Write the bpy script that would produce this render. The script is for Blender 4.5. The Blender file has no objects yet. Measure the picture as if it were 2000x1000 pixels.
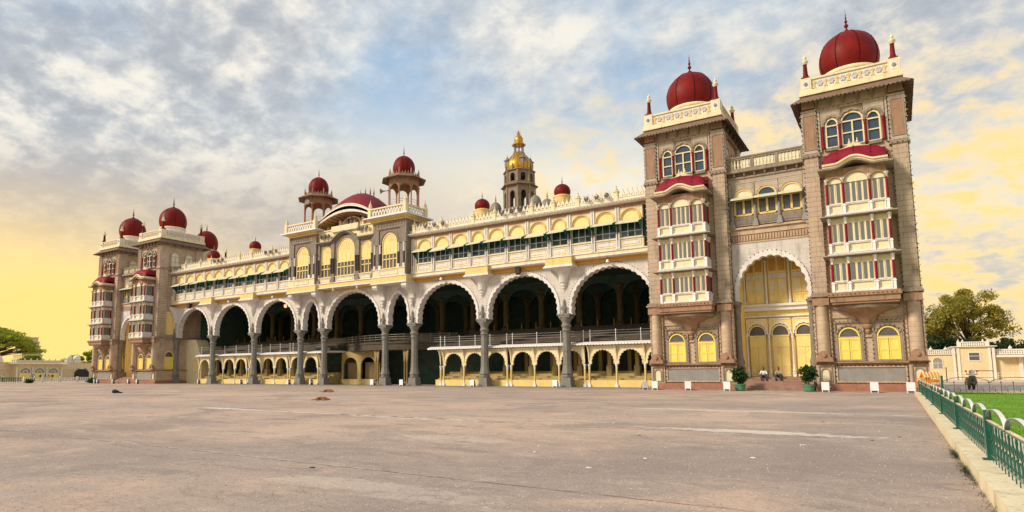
import bpy, bmesh, math, random
from mathutils import Vector, Matrix
random.seed(7)
S = bpy.context.scene
C = S.collection
PI = math.pi

# ------------------------------------------------------------------ camera
cam_d = bpy.data.cameras.new('camera'); cam = bpy.data.objects.new('camera', cam_d); C.objects.link(cam)
YAW, PITCH, ROLL = -0.60016, 0.112436, 0.004566
fw = Vector((math.sin(YAW)*math.cos(PITCH), math.cos(YAW)*math.cos(PITCH), math.sin(PITCH)))
r0 = Vector((math.cos(YAW), -math.sin(YAW), 0)); u0 = r0.cross(fw)
rc = r0*math.cos(ROLL)-u0*math.sin(ROLL); uc = r0*math.sin(ROLL)+u0*math.cos(ROLL)
M = Matrix((rc, uc, -fw)).transposed().to_4x4(); M.translation = Vector((57.344, -59.826, 1.52))
cam.matrix_world = M
cam_d.sensor_width = 36; cam_d.lens = 1243.57/2000*36; cam_d.shift_x = (1000-896.46)/2000; cam_d.shift_y = (587.86-500)/2000; cam_d.clip_end = 5000; cam_d.clip_start = .1
S.camera = cam
S.render.resolution_x, S.render.resolution_y = 1024, 512

# ------------------------------------------------------------------ light
SUN_DIR = Vector((-0.62, -0.78, 0.66)).normalized()      # towards the sun
el = math.asin(SUN_DIR.z); azr = math.atan2(SUN_DIR.x, SUN_DIR.y)
sd = bpy.data.lights.new('sun', 'SUN'); sd.energy = 3.3; sd.angle = math.radians(12); sd.color = (1, .86, .66)
so = bpy.data.objects.new('sun', sd); C.objects.link(so)
so.rotation_euler = (-SUN_DIR).to_track_quat('-Z', 'Y').to_euler()
W = bpy.data.worlds.new('World'); S.world = W; W.use_nodes = True
S.view_settings.view_transform = 'Standard'; S.view_settings.look = 'None'; S.view_settings.gamma = 1
S.view_settings.exposure = 0.22

class NT:
    def __init__(s, tree): s.t = tree; s.n = tree.nodes; s.l = tree.links
    def node(s, typ, **kw):
        n = s.n.new(typ)
        for k, v in kw.items(): setattr(n, k, v)
        return n
    def put(s, sock, v):
        if hasattr(v, 'is_output') or isinstance(v, bpy.types.NodeSocket): s.l.new(v, sock)
        else: sock.default_value = v
    def math(s, op, a, b=0.0, c=None, clamp=False):
        n = s.node('ShaderNodeMath', operation=op, use_clamp=clamp); s.put(n.inputs[0], a); s.put(n.inputs[1], b)
        if c is not None: s.put(n.inputs[2], c)
        return n.outputs[0]
    def mix(s, f, a, b, typ='MIX'):
        n = s.node('ShaderNodeMixRGB', blend_type=typ); s.put(n.inputs[0], f)
        for i, v in ((1, a), (2, b)):
            s.put(n.inputs[i], v if isinstance(v, bpy.types.NodeSocket) else (*v, 1))
        return n.outputs[0]
    def ramp(s, f, stops, interp='LINEAR'):
        n = s.node('ShaderNodeValToRGB'); s.l.new(f, n.inputs[0]); cr = n.color_ramp; cr.interpolation = interp
        while len(cr.elements) < len(stops): cr.elements.new(.5)
        for e, (p, c) in zip(cr.elements, stops):
            e.position = p; e.color = (*c, 1) if isinstance(c, tuple) else (c, c, c, 1)
        return n.outputs[0]
    def noise(s, vec, scale, detail=4, rough=.55, dist=0):
        n = s.node('ShaderNodeTexNoise'); s.l.new(vec, n.inputs['Vector']); n.inputs['Scale'].default_value = scale
        n.inputs['Detail'].default_value = detail; n.inputs['Roughness'].default_value = rough; n.inputs['Distortion'].default_value = dist
        return n.outputs['Fac']
    def smooth(s, f, a, b):
        n = s.node('ShaderNodeMapRange', interpolation_type='SMOOTHSTEP'); s.put(n.inputs[0], f)
        n.inputs[1].default_value = a; n.inputs[2].default_value = b; return n.outputs[0]

def build_sky():
    w = NT(W.node_tree); w.n.clear()
    out = w.node('ShaderNodeOutputWorld'); bg = w.node('ShaderNodeBackground'); w.l.new(bg.outputs[0], out.inputs[0])
    bg.inputs[1].default_value = 0.1; SKYK = 1.04
    sky = w.node('ShaderNodeTexSky'); sky.sky_type = 'NISHITA'; sky.sun_disc = False
    sky.sun_elevation = el; sky.sun_rotation = azr; sky.air_density = 1.0; sky.dust_density = 1.5
    tc = w.node('ShaderNodeTexCoord'); d = tc.outputs['Generated']
    sep = w.node('ShaderNodeSeparateXYZ'); w.l.new(d, sep.inputs[0])
    z = w.math('MAXIMUM', sep.outputs[2], 0.0)
    k = w.math('DIVIDE', 1.0, w.math('ADD', z, 0.34))
    comb = w.node('ShaderNodeCombineXYZ')
    w.put(comb.inputs[0], w.math('MULTIPLY', sep.outputs[0], k)); w.put(comb.inputs[1], w.math('MULTIPLY', sep.outputs[1], k))
    p = comb.outputs[0]
    def towards(v, a, b):
        n = w.node('ShaderNodeVectorMath', operation='DOT_PRODUCT'); w.l.new(d, n.inputs[0]); n.inputs[1].default_value = Vector(v).normalized()
        return w.smooth(n.outputs['Value'], a, b)
    blue = w.mix(0.75, sky.outputs[0], (3.0, 5.1, 7.5))
    low = w.ramp(z, [(0.0, (8.8, 6.4, 2.9)), (.10, (9.2, 7.7, 4.9)), (.26, (8.7, 7.9, 6.2)), (.44, (5.9, 6.2, 6.2))])
    n1 = w.noise(p, 1.25, 9, .52, .2); n2 = w.noise(p, 3.6, 9, .56, .25); n3 = w.noise(p, .60, 4, .5, .2); n4 = w.noise(p, 15.0, 8, .60, .15)
    clear = w.mix(w.smooth(z, .27, .47), low, blue)
    shade = w.math('ADD', w.math('MULTIPLY', n2, .5), w.math('MULTIPLY', n4, .5))
    lit = w.ramp(shade, [(.36, (3.5, 3.8, 4.2)), (.49, (5.6, 5.7, 5.7)), (.60, (7.9, 7.5, 6.7))])
    lit = w.mix(w.math('MULTIPLY', w.math('SUBTRACT', 1.0, w.smooth(z, .10, .38)), .6), lit, low)
    c = w.mix(w.smooth(w.math('ADD', w.math('MULTIPLY', n1, .75), w.math('MULTIPLY', n2, .25)), .38, .58), clear, lit)
    bank = w.math('MULTIPLY', w.smooth(n3, .44, .62), w.smooth(shade, .58, .42))
    c = w.mix(w.math('MULTIPLY', bank, .45), c, (3.3, 3.55, 4.0))
    # long mauve-grey bank above the sunset on the left
    lw = towards((-.80, .56, .20), .86, .985)
    band = w.math('MULTIPLY', w.math('MULTIPLY', lw, w.smooth(z, .09, .20)), w.smooth(w.math('ADD', z, w.math('MULTIPLY', n1, .14)), .42, .30))
    c = w.mix(w.math('MULTIPLY', band, .6), c, (4.3, 3.7, 3.3))
    # sunset glow low on the left, and clouds catching it on the right
    gl = towards((-.96, .28, .03), .86, .995)
    c = w.mix(w.math('MULTIPLY', gl, w.smooth(w.math('ADD', z, w.math('MULTIPLY', n1, .10)), .33, .12)), c, (9.9, 6.9, 2.2))
    gr = w.math('MULTIPLY', w.math('MULTIPLY', towards((-.10, .95, .16), .86, .985), w.smooth(z, .50, .26)), w.smooth(shade, .43, .60))
    c = w.mix(w.math('MULTIPLY', gr, .8), c, (9.4, 6.4, 1.9))
    c = w.mix(1.0, c, (SKYK, SKYK, SKYK), 'MULTIPLY')
    w.l.new(c, bg.inputs[0])
build_sky()

# ------------------------------------------------------------------ materials
MT = {}
def mat(name, col, rough=.7, var=.10, scale=2.0, bump=.0, bscale=12, dirt=.0, dcol=(.09, .07, .055), brick=None, metallic=0, spec=.35, dvert=True):
    m = bpy.data.materials.new(name); m.use_nodes = True; t = NT(m.node_tree)
    b = t.n['Principled BSDF']; tc = t.node('ShaderNodeTexCoord'); v = tc.outputs['Object']
    n = t.noise(v, scale, 6, .6)
    c = t.mix(t.ramp(n, [(.3, 0.0), (.7, 1.0)]), tuple(x*(1-var) for x in col), tuple(min(1, x*(1+var)) for x in col))
    hgt = None
    if brick:
        bw, bh, mcol = brick
        sp = t.node('ShaderNodeSeparateXYZ'); t.l.new(v, sp.inputs[0]); cb = t.node('ShaderNodeCombineXYZ')
        t.put(cb.inputs[0], t.math('ADD', sp.outputs[0], sp.outputs[1])); t.put(cb.inputs[1], sp.outputs[2])
        br = t.node('ShaderNodeTexBrick'); t.l.new(cb.outputs[0], br.inputs[0]); br.inputs['Scale'].default_value = 1
        br.inputs['Brick Width'].default_value = bw; br.inputs['Row Height'].default_value = bh; br.inputs['Mortar Size'].default_value = .018
        br.inputs['Color1'].default_value = (.94, .94, .94, 1); br.inputs['Color2'].default_value = (1.05, 1.04, 1.03, 1); br.inputs['Mortar'].default_value = (*mcol, 1)
        c = t.mix(1.0, c, br.outputs['Color'], 'MULTIPLY'); hgt = br.outputs['Fac']
    if dirt:
        mp = t.node('ShaderNodeMapping'); t.l.new(v, mp.inputs[0]); mp.inputs['Scale'].default_value = (1, 1, .22 if dvert else 1)
        dn = t.noise(mp.outputs[0], 2.6, 7, .68)
        c = t.mix(t.math('MULTIPLY', t.smooth(dn, .50, .72), dirt), c, dcol)
        if dvert:
            m2 = t.node('ShaderNodeMapping'); t.l.new(v, m2.inputs[0]); m2.inputs['Scale'].default_value = (1, 1, .07)
            d2 = t.noise(m2.outputs[0], 8.5, 5, .7)
            c = t.mix(t.math('MULTIPLY', t.math('MULTIPLY', t.smooth(d2, .54, .68), t.smooth(n, .36, .58)), dirt*.75), c, tuple(x*.75 for x in dcol))
    t.l.new(c, b.inputs['Base Color'])
    rn = t.noise(v, scale*3, 3); t.put(b.inputs['Roughness'], t.math('ADD', t.math('MULTIPLY', rn, .2), rough-.1))
    b.inputs['Metallic'].default_value = metallic; b.inputs['Specular IOR Level'].default_value = spec
    if bump or hgt:
        bp = t.node('ShaderNodeBump'); bp.inputs['Strength'].default_value = bump or .3; bp.inputs['Distance'].default_value = .03
        h = t.noise(v, bscale, 5, .6)
        if hgt: h = t.math('SUBTRACT', t.math('MULTIPLY', h, .4), hgt)
        t.l.new(h, bp.inputs['Height']); t.l.new(bp.outputs[0], b.inputs['Normal'])
    MT[name] = m; return m
MORT = (.80, .74, .69)
mat('sandstone', (.51, .39, .28), .85, .16, .9, .3, dirt=.6, dcol=(.30, .185, .12), brick=(1.15, .36, MORT))
mat('grey_stone', (.46, .385, .31), .85, .14, 1.4, .35, dirt=.55, dcol=(.16, .115, .09), brick=(1.4, .36, MORT))
mat('pier_stone', (.48, .375, .28), .85, .12, 1.0, .3, dirt=.5, dcol=(.15, .10, .075), brick=(2.2, .40, (.6, .5, .45)))
mat('brown_stone', (.34, .205, .13), .85, .16, 2, .4, dirt=.5, dcol=(.10, .065, .05))
mat('trim_stone', (.30, .235, .18), .85, .18, 2, .5, dirt=.6, dcol=(.09, .07, .055))
mat('red_stone', (.36, .16, .10), .85, .16, 2, .4, dirt=.5, dcol=(.13, .08, .06))
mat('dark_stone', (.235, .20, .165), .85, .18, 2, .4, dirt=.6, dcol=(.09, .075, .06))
mat('plaque', (.27, .255, .24), .7, .14, 1.5, .2, dirt=.3, dcol=(.18, .15, .13))
mat('granite', (.215, .205, .185), .75, .2, 3, .35, 25, dirt=.6, dcol=(.11, .095, .07))
mat('white_plaster', (.72, .69, .67), .75, .1, 1.5, .15, dirt=.6, dcol=(.36, .30, .25))
mat('wall_white', (.60, .565, .535), .8, .1, 1.2, .15, dirt=.6, dcol=(.30, .26, .22), brick=(1.6, .42, (.85, .83, .82)))
mat('cream', (.77, .66, .42), .7, .1, 1.5, .12, dirt=.55, dcol=(.44, .33, .19))
mat('yellow_wall', (.76, .56, .21), .7, .08, 1.5, .1, dirt=.35, dcol=(.40, .26, .10))
mat('gate_yellow', (.88, .69, .27), .6, .07, 1.5, .08, dirt=.3, dcol=(.45, .27, .07))
mat('shutter', (.85, .67, .15), .5, .06, 2, .05, dirt=.2, dcol=(.50, .34, .06))
mat('panel_yellow', (.82, .64, .27), .6, .06, 1.5, .08, dirt=.22, dcol=(.48, .32, .10))
mat('pale_panel', (.74, .68, .47), .7, .06, 1.5, .08, dirt=.25, dcol=(.42, .36, .22))
mat('ochre', (.62, .36, .08), .7, .1, 1.5, .1, dirt=.4, dcol=(.30, .17, .05))
mat('eave_wood', (.20, .125, .085), .8, .2, 2, .3, dirt=.5, dcol=(.07, .05, .04))
mat('dome_red', (.165, .0055, .004), .55, .3, .7, .06, 6, dirt=.5, dcol=(.07, .006, .005), spec=.18)
mat('crimson', (.22, .006, .022), .6, .2, 1.5, .05, dirt=.45, dcol=(.11, .008, .012), spec=.2)
mat('roof_crimson', (.19, .007, .014), .6, .2, 2, .1, dirt=.4, dcol=(.15, .015, .02))
mat('gold', (.52, .29, .04), .40, .3, 2, .1, dirt=.45, dcol=(.30, .15, .02), metallic=.75)
mat('lattice', (.14, .15, .155), .6, .15, 6)
mat('glass', (.035, .06, .10), .14, .3, .8, spec=.55)
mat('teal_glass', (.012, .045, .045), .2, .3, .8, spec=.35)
mat('dull_glass', (.10, .095, .095), .3, .2, 1.2, spec=.5)
mat('awning', (.64, .61, .44), .8, .1, 3, dirt=.45, dcol=(.30, .30, .20))
mat('teal', (.008, .14, .125), .7, .15, 3)
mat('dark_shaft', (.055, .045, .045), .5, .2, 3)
mat('white_paint', (.78, .77, .76), .55, .05, 3, dirt=.25, dcol=(.42, .38, .34))
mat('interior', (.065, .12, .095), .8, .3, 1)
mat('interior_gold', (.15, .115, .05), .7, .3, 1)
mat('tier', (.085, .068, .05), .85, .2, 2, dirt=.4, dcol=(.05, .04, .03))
mat('metal_rail', (.20, .19, .17), .4, .1, 4, metallic=.3)
mat('bulb', (.035, .024, .02), .9, .2, 4, spec=.05)
mat('white_bulb', (.75, .72, .68), .3, .1, 4)
mat('black', (.02, .02, .022), .5, .2, 4)
mat('box_white', (.80, .80, .84), .45, .04, 2)
mat('navy', (.03, .035, .08), .5, .1, 3)
mat('fence_green', (.003, .085, .056), .20, .14, 4, .05, 30, dirt=.25, dcol=(.03, .07, .04), spec=.7)
mat('fence_dark', (.045, .04, .04), .5, .2, 4)
mat('pot_green', (.07, .22, .12), .6, .15, 3)
mat('bark', (.10, .065, .04), .9, .3, 4, .6)
mat('orange_paint', (.72, .27, .02), .55, .15, 3, dirt=.3, dcol=(.35, .14, .03))
mat('tan_cloth', (.42, .33, .20), .9, .1, 8); mat('white_cloth', (.74, .76, .82), .9, .06, 8); mat('trouser', (.05, .055, .07), .9, .15, 8)
mat('skin', (.12, .06, .035), .6, .1, 6); mat('hair', (.01, .009, .008), .6, .1, 8)
mat('dog_black', (.018, .015, .018), .8, .2, 6); mat('dog_brown', (.26, .10, .035), .8, .3, 5)
mat('olive_paint', (.10, .095, .035), .35, .1, 3, spec=.5)
mat('rubber', (.02, .02, .02), .8, .1, 4)
mat('fleur_gold', (.62, .46, .20), .7, .1, 2)
mat('tower_stone', (.26, .20, .15), .85, .15, 1, .3, dirt=.5, dcol=(.12, .09, .07))
mat('patch_fill', (.66, .58, .52), .9, .2, 1.0, .3, dirt=.9, dcol=(.47, .36, .285), dvert=False)
mat('grey_pane', (.10, .12, .13), .3, .2, 1, spec=.4)
mat('pale_cream', (.78, .70, .54), .7, .1, 1.5, .1, dirt=.5, dcol=(.42, .34, .24))
mat('rib_red', (.07, .006, .005), .7, .2, 2, spec=.1)
mat('fence_sheen', (.66, .68, .62), .35, .1, 4, spec=.5)  # sky sheen on the glossy green hoops, painted as a pale colour
mat('apron_grey', (.27, .25, .24), .9, .2, .8, .3, dirt=.6, dcol=(.40, .32, .26), dvert=False)
mat('grit_brown', (.25, .185, .15), .9, .2, 3)
mat('tan_dim', (.30, .21, .09), .8, .15, 1.5, .1, dirt=.4, dcol=(.14, .09, .04))
mat('shaded_yellow', (.40, .30, .12), .8, .1, 1.5, .1, dirt=.4, dcol=(.2, .14, .06))  # wall yellow darkened, so the shade inside the stands is in the colour
mat('kerb_cream', (.74, .63, .42), .85, .12, 1.2, .4, dirt=.75, dcol=(.36, .26, .165))
mat('joint_fill', (.70, .62, .55), .9, .15, 1.2, .3, dirt=.8, dcol=(.44, .34, .27), dvert=False)
mat('sandy', (.60, .47, .35), .95, .12, .15, .2)
mat('step_stone', (.33, .20, .155), .85, .2, 1.5, .3, dirt=.5, dcol=(.16, .10, .08))
mat('grey_dome', (.20, .19, .165), .6, .2, 2)
mat('far_wall', (.70, .56, .33), .85, .1, .4, dirt=.4, dcol=(.40, .29, .16))
mat('far_white', (.74, .68, .58), .85, .06, .6, dirt=.3, dcol=(.45, .38, .28))
mat('litter', (.6, .58, .55), .8, .1, 3)
def leafmat(name, a, b):
    m = bpy.data.materials.new(name); m.use_nodes = True; t = NT(m.node_tree); bs = t.n['Principled BSDF']
    tc = t.node('ShaderNodeTexCoord'); n = t.noise(tc.outputs['Object'], .55, 3); n2 = t.noise(tc.outputs['Object'], 5, 2)
    f = t.math('ADD', t.math('MULTIPLY', n, .7), t.math('MULTIPLY', n2, .3))
    t.l.new(t.ramp(f, [(.35, a), (.65, b)]), bs.inputs['Base Color']); bs.inputs['Roughness'].default_value = .6
    tr = t.node('ShaderNodeBsdfTranslucent'); t.l.new(t.ramp(f, [(.35, a), (.65, b)]), tr.inputs[0])
    ms = t.node('ShaderNodeMixShader'); ms.inputs[0].default_value = .5
    t.l.new(bs.outputs[0], ms.inputs[1]); t.l.new(tr.outputs[0], ms.inputs[2]); t.l.new(ms.outputs[0], t.n['Material Output'].inputs[0])
    MT[name] = m
leafmat('leaf_olive', (.17, .165, .02), (.52, .42, .06)); leafmat('leaf_dark', (.02, .045, .012), (.06, .10, .02))
leafmat('leaf_rain', (.16, .25, .014), (.46, .48, .04)); leafmat('leaf_pot', (.015, .055, .012), (.05, .13, .02))
leafmat('grass_blade', (.10, .24, .006), (.22, .42, .018))

def ground_material():
    m = bpy.data.materials.new('asphalt'); m.use_nodes = True; t = NT(m.node_tree); b = t.n['Principled BSDF']
    tc = t.node('ShaderNodeTexCoord'); v = tc.outputs['Object']
    n1 = t.noise(v, .085, 6, .6, .3); n2 = t.noise(v, .6, 8, .65, .2); n3 = t.noise(v, 9, 6, .7); n4 = t.noise(v, 60, 2, .6)
    c = t.ramp(n1, [(.33, (.37, .275, .225)), (.5, (.49, .36, .285)), (.66, (.60, .425, .315))])
    c = t.mix(t.smooth(n2, .55, .74), c, (.66, .51, .385))
    c = t.mix(t.math('MULTIPLY', t.smooth(n2, .46, .30), .5), c, (.23, .18, .155))
    mp = t.node('ShaderNodeMapping'); t.l.new(v, mp.inputs[0]); mp.inputs['Scale'].default_value = (.35, 1, 1)
    n5 = t.noise(mp.outputs[0], 1.6, 9, .72, .4)
    c = t.mix(t.math('MULTIPLY', t.smooth(n5, .53, .64), .72), c, (.235, .175, .15))
    c = t.mix(t.math('MULTIPLY', t.smooth(n5, .44, .34), .45), c, (.66, .53, .42))
    n6 = t.noise(v, 3.2, 10, .78, .3); n7 = t.noise(v, .045, 4, .5)
    c = t.mix(t.math('MULTIPLY', t.smooth(n7, .44, .62), .42), c, (.30, .255, .23))
    c = t.mix(t.math('MULTIPLY', t.smooth(n6, .52, .66), .38), c, (.23, .17, .14))
    c = t.mix(t.math('MULTIPLY', t.smooth(n6, .46, .36), .30), c, (.66, .52, .41))
    n8 = t.noise(v, .22, 7, .62, .6)
    c = t.mix(t.math('MULTIPLY', t.smooth(n8, .52, .66), .60), c, (.66, .455, .335))
    c = t.mix(t.math('MULTIPLY', t.smooth(n8, .47, .36), .60), c, (.27, .21, .185))
    c = t.mix(t.math('MULTIPLY', t.smooth(n3, .50, .66), .45), c, (.24, .18, .15))
    n9 = t.noise(v, 22, 5, .75)
    c = t.mix(t.math('MULTIPLY', t.smooth(n9, .53, .66), .45), c, (.22, .165, .135))
    c = t.mix(t.math('MULTIPLY', t.smooth(n9, .46, .36), .40), c, (.64, .52, .42))
    c = t.mix(t.math('MULTIPLY', t.smooth(n4, .58, .68), .55), c, (.62, .53, .44))
    c = t.mix(t.math('MULTIPLY', t.smooth(n4, .42, .34), .35), c, (.11, .085, .075))
    # redder, dustier margin along the kerb
    sp = t.node('ShaderNodeSeparateXYZ'); t.l.new(v, sp.inputs[0])
    e = t.math('ADD', sp.outputs[0], t.math('MULTIPLY', sp.outputs[1], .19))
    edge = t.smooth(t.math('ADD', e, t.math('MULTIPLY', n2, 2.2)), 62.6, 66.2)
    c = t.mix(t.math('MULTIPLY', edge, .65), c, (.47, .265, .165))
    # worn pale patches beside the slab joints
    for px, py, ra, rb, k_ in ((54.2, -42.1, 2.6, .5, .75), (52.0, -33.0, 4.0, .6, .5), (33.0, -42.2, 2.2, .35, .7), (43.0, -42.6, 3.0, .30, .7), (48.5, -47.6, 1.6, .8, .25), (51.5, -53.3, 2.0, .5, .25)):
        ex = t.math('DIVIDE', t.math('SUBTRACT', sp.outputs[0], px), ra); ey = t.math('DIVIDE', t.math('SUBTRACT', sp.outputs[1], py), rb)
        d2 = t.math('ADD', t.math('ADD', t.math('MULTIPLY', ex, ex), t.math('MULTIPLY', ey, ey)), t.math('ADD', t.math('MULTIPLY', t.math('SUBTRACT', n5, .5), 3.5), t.math('MULTIPLY', t.math('SUBTRACT', n6, .5), 5.0)))
        c = t.mix(t.math('MULTIPLY', t.smooth(d2, 1.15, .25), k_), c, (.74, .62, .52))
    # fine wandering cracks
    vo = t.node('ShaderNodeTexVoronoi', feature='DISTANCE_TO_EDGE'); wv = t.node('ShaderNodeVectorMath', operation='ADD')
    nn = t.node('ShaderNodeTexNoise'); t.l.new(v, nn.inputs['Vector']); nn.inputs['Scale'].default_value = .7; nn.inputs['Detail'].default_value = 6
    sc = t.node('ShaderNodeVectorMath', operation='SCALE'); t.l.new(nn.outputs['Color'], sc.inputs[0]); sc.inputs['Scale'].default_value = 3.5
    t.l.new(v, wv.inputs[0]); t.l.new(sc.outputs[0], wv.inputs[1]); t.l.new(wv.outputs[0], vo.inputs['Vector']); vo.inputs['Scale'].default_value = .12
    ck = t.math('MULTIPLY', t.smooth(vo.outputs['Distance'], .004, .0012), t.smooth(n2, .42, .56))
    c = t.mix(t.math('MULTIPLY', ck, .22), c, (.16, .12, .10))
    t.l.new(c, b.inputs['Base Color']); b.inputs['Roughness'].default_value = .9; b.inputs['Specular IOR Level'].default_value = .2
    bp = t.node('ShaderNodeBump'); bp.inputs['Strength'].default_value = .5; bp.inputs['Distance'].default_value = .02
    t.l.new(t.math('ADD', n3, n4), bp.inputs['Height']); t.l.new(bp.outputs[0], b.inputs['Normal'])
    MT['asphalt'] = m
    m = bpy.data.materials.new('lawn'); m.use_nodes = True; t = NT(m.node_tree); b = t.n['Principled BSDF']
    tc = t.node('ShaderNodeTexCoord'); v = tc.outputs['Object']; n1 = t.noise(v, .5, 5); n2 = t.noise(v, 25, 4, .7)
    c = t.ramp(t.math('ADD', t.math('MULTIPLY', n1, .6), t.math('MULTIPLY', n2, .4)), [(.35, (.10, .23, .004)), (.65, (.22, .42, .012))])
    t.l.new(c, b.inputs['Base Color']); b.inputs['Roughness'].default_value = .95
    bp = t.node('ShaderNodeBump'); bp.inputs['Strength'].default_value = 1; bp.inputs['Distance'].default_value = .05
    t.l.new(n2, bp.inputs['Height']); t.l.new(bp.outputs[0], b.inputs['Normal']); MT['lawn'] = m
ground_material()

# ------------------------------------------------------------------ mesh helpers
class MB:
    def __init__(s): s.v = []; s.f = []; s.mi = []; s.cur = 0
    def _add(s, vs, fs):
        o = len(s.v); s.v += [tuple(p) for p in vs]
        for f in fs: s.f.append(tuple(o+i for i in f)); s.mi.append(s.cur)
        return s
    def box(s, x0, x1, y0, y1, z0, z1):
        return s._add([(x0,y0,z0),(x1,y0,z0),(x1,y1,z0),(x0,y1,z0),(x0,y0,z1),(x1,y0,z1),(x1,y1,z1),(x0,y1,z1)],
                      [(0,3,2,1),(4,5,6,7),(0,1,5,4),(1,2,6,5),(2,3,7,6),(3,0,4,7)])
    def frustum(s, cx, cy, z0, z1, a0, b0, a1, b1):
        return s._add([(cx-a0,cy-b0,z0),(cx+a0,cy-b0,z0),(cx+a0,cy+b0,z0),(cx-a0,cy+b0,z0),(cx-a1,cy-b1,z1),(cx+a1,cy-b1,z1),(cx+a1,cy+b1,z1),(cx-a1,cy+b1,z1)],
                      [(0,3,2,1),(4,5,6,7),(0,1,5,4),(1,2,6,5),(2,3,7,6),(3,0,4,7)])
    def prism(s, pts, y0, y1):                    # outline in XZ pushed through Y
        n = len(pts)
        return s._add([(x, y0, z) for x, z in pts]+[(x, y1, z) for x, z in pts],
                      [tuple(range(n)), tuple(range(2*n-1, n-1, -1))]+[(i, i+n, (i+1) % n+n, (i+1) % n) for i in range(n)])
    def prismx(s, pts, x0, x1):                   # outline in YZ pushed through X
        n = len(pts)
        return s._add([(x0, y, z) for y, z in pts]+[(x1, y, z) for y, z in pts],
                      [tuple(range(n)), tuple(range(2*n-1, n-1, -1))]+[(i, i+n, (i+1) % n+n, (i+1) % n) for i in range(n)])
    def lathe(s, prof, cx=0, cy=0, n=16, a0=0.0, sy=1.0):
        vs = []; fs = []; k = len(prof)
        for r, z in prof:
            for i in range(n):
                a = a0+2*PI*i/n; vs.append((cx+r*math.cos(a), cy+r*sy*math.sin(a), z))
        for j in range(k-1):
            for i in range(n):
                fs.append((j*n+i, j*n+(i+1) % n, (j+1)*n+(i+1) % n, (j+1)*n+i))
        fs.append(tuple(range(n-1, -1, -1))); fs.append(tuple((k-1)*n+i for i in range(n)))
        return s._add(vs, fs)
    def ring(s, a, b, y0, y1):                    # solid between two open polylines of equal length in XZ
        n = len(a); vs = [(x, y0, z) for x, z in a]+[(x, y0, z) for x, z in b]+[(x, y1, z) for x, z in a]+[(x, y1, z) for x, z in b]; fs = []
        for i in range(n-1):
            fs += [(i, i+1, n+i+1, n+i), (2*n+i+1, 2*n+i, 3*n+i, 3*n+i+1), (i+1, i, 2*n+i, 2*n+i+1), (n+i, n+i+1, 3*n+i+1, 3*n+i)]
        fs += [(0, n, 3*n, 2*n), (n-1, 3*n-1, 4*n-1, 2*n-1)]
        return s._add(vs, fs)
    def spandrel(s, pts, x0, x1, zt, y0, y1):     # wall above an arch polyline (x rising), flanks down to the spring
        q = [(x0, pts[0][1])]+list(pts)+[(x1, pts[-1][1])]
        q = [q[0]]+[p for a, p in zip(q, q[1:]) if p[0] > a[0]+1e-4]
        return s.ring(q, [(x, zt) for x, z in q], y0, y1)
    def tube(s, pts, r, n=6):
        for a, b in zip(pts, pts[1:]):
            a = Vector(a); b = Vector(b); d = (b-a)
            if d.length < 1e-6: continue
            d.normalize(); u = d.orthogonal().normalized(); w = d.cross(u); vs = []
            ra, rb = (r, r) if not isinstance(r, tuple) else r
            for p, rr in ((a, ra), (b, rb)):
                for i in range(n): t = 2*PI*i/n; vs.append(p+(u*math.cos(t)+w*math.sin(t))*rr)
            s._add(vs, [(i, (i+1) % n, n+(i+1) % n, n+i) for i in range(n)]+[tuple(range(n-1, -1, -1)), tuple(range(n, 2*n))])
        return s
    def grid(s, fn, nu, nv):
        vs = [fn(i/nu, j/nv) for j in range(nv+1) for i in range(nu+1)]; w = nu+1
        return s._add(vs, [(j*w+i, j*w+i+1, (j+1)*w+i+1, (j+1)*w+i) for j in range(nv) for i in range(nu)])
    def bulbs(s, pts, r=.055, step=.34):
        for a, b in zip(pts, pts[1:]):
            a = Vector(a); b = Vector(b); L = (b-a).length; k = max(1, int(L/step))
            for i in range(k):
                p = a.lerp(b, (i+.5)/k); q = r*random.uniform(.8, 1.25)
                s._add([p+Vector(t)*q for t in ((1,0,0),(-1,0,0),(0,1,0),(0,-1,0),(0,0,1),(0,0,-1))],
                       [(0,2,4),(2,1,4),(1,3,4),(3,0,4),(2,0,5),(1,2,5),(3,1,5),(0,3,5)])
        return s
    def mesh(s, name, mats, smooth=None):
        me = bpy.data.meshes.new(name); me.from_pydata(s.v, [], s.f)
        for m in (mats if isinstance(mats, (list, tuple)) else [mats]): me.materials.append(MT[m])
        me.polygons.foreach_set('material_index', s.mi)
        bm = bmesh.new(); bm.from_mesh(me); bmesh.ops.recalc_face_normals(bm, faces=bm.faces); bm.to_mesh(me); bm.free()
        if smooth:
            me.polygons.foreach_set('use_smooth', [True]*len(me.polygons)); me.set_sharp_from_angle(angle=math.radians(smooth))
        me.update(); return me

def obj(name, mb, mats, parent=None, smooth=None, loc=None, rotz=0):
    me = mb.mesh(name, mats, smooth) if isinstance(mb, MB) else mb
    o = bpy.data.objects.new(name, me); C.objects.link(o)
    if parent is not None: o.parent = parent
    if loc: o.location = loc
    if rotz: o.rotation_euler.z = rotz
    return o
def tag(o, label, cat, group=None):
    o['label'] = label; o['category'] = cat
    if group: o['group'] = group
    return o
def thing(name, label, cat, loc=(0, 0, 0), rotz=0, group=None):
    o = bpy.data.objects.new(name, None); C.objects.link(o); o.location = loc; o.rotation_euler.z = rotz; o.empty_display_size = .3
    return tag(o, label, cat, group)
def struct(name, mb, m, parent=None):
    o = obj(name, mb, m, parent); o['kind'] = 'structure'; return o
def copy_tree(o, parent=None, loc=None, rotz=None, label=None):
    c = o.copy(); C.objects.link(c)
    if parent: c.parent = parent
    if loc is not None: c.location = loc
    if rotz is not None: c.rotation_euler.z = rotz
    if label: c['label'] = label
    for ch in o.children: copy_tree(ch, c)
    return c
CACHE = {}
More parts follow.
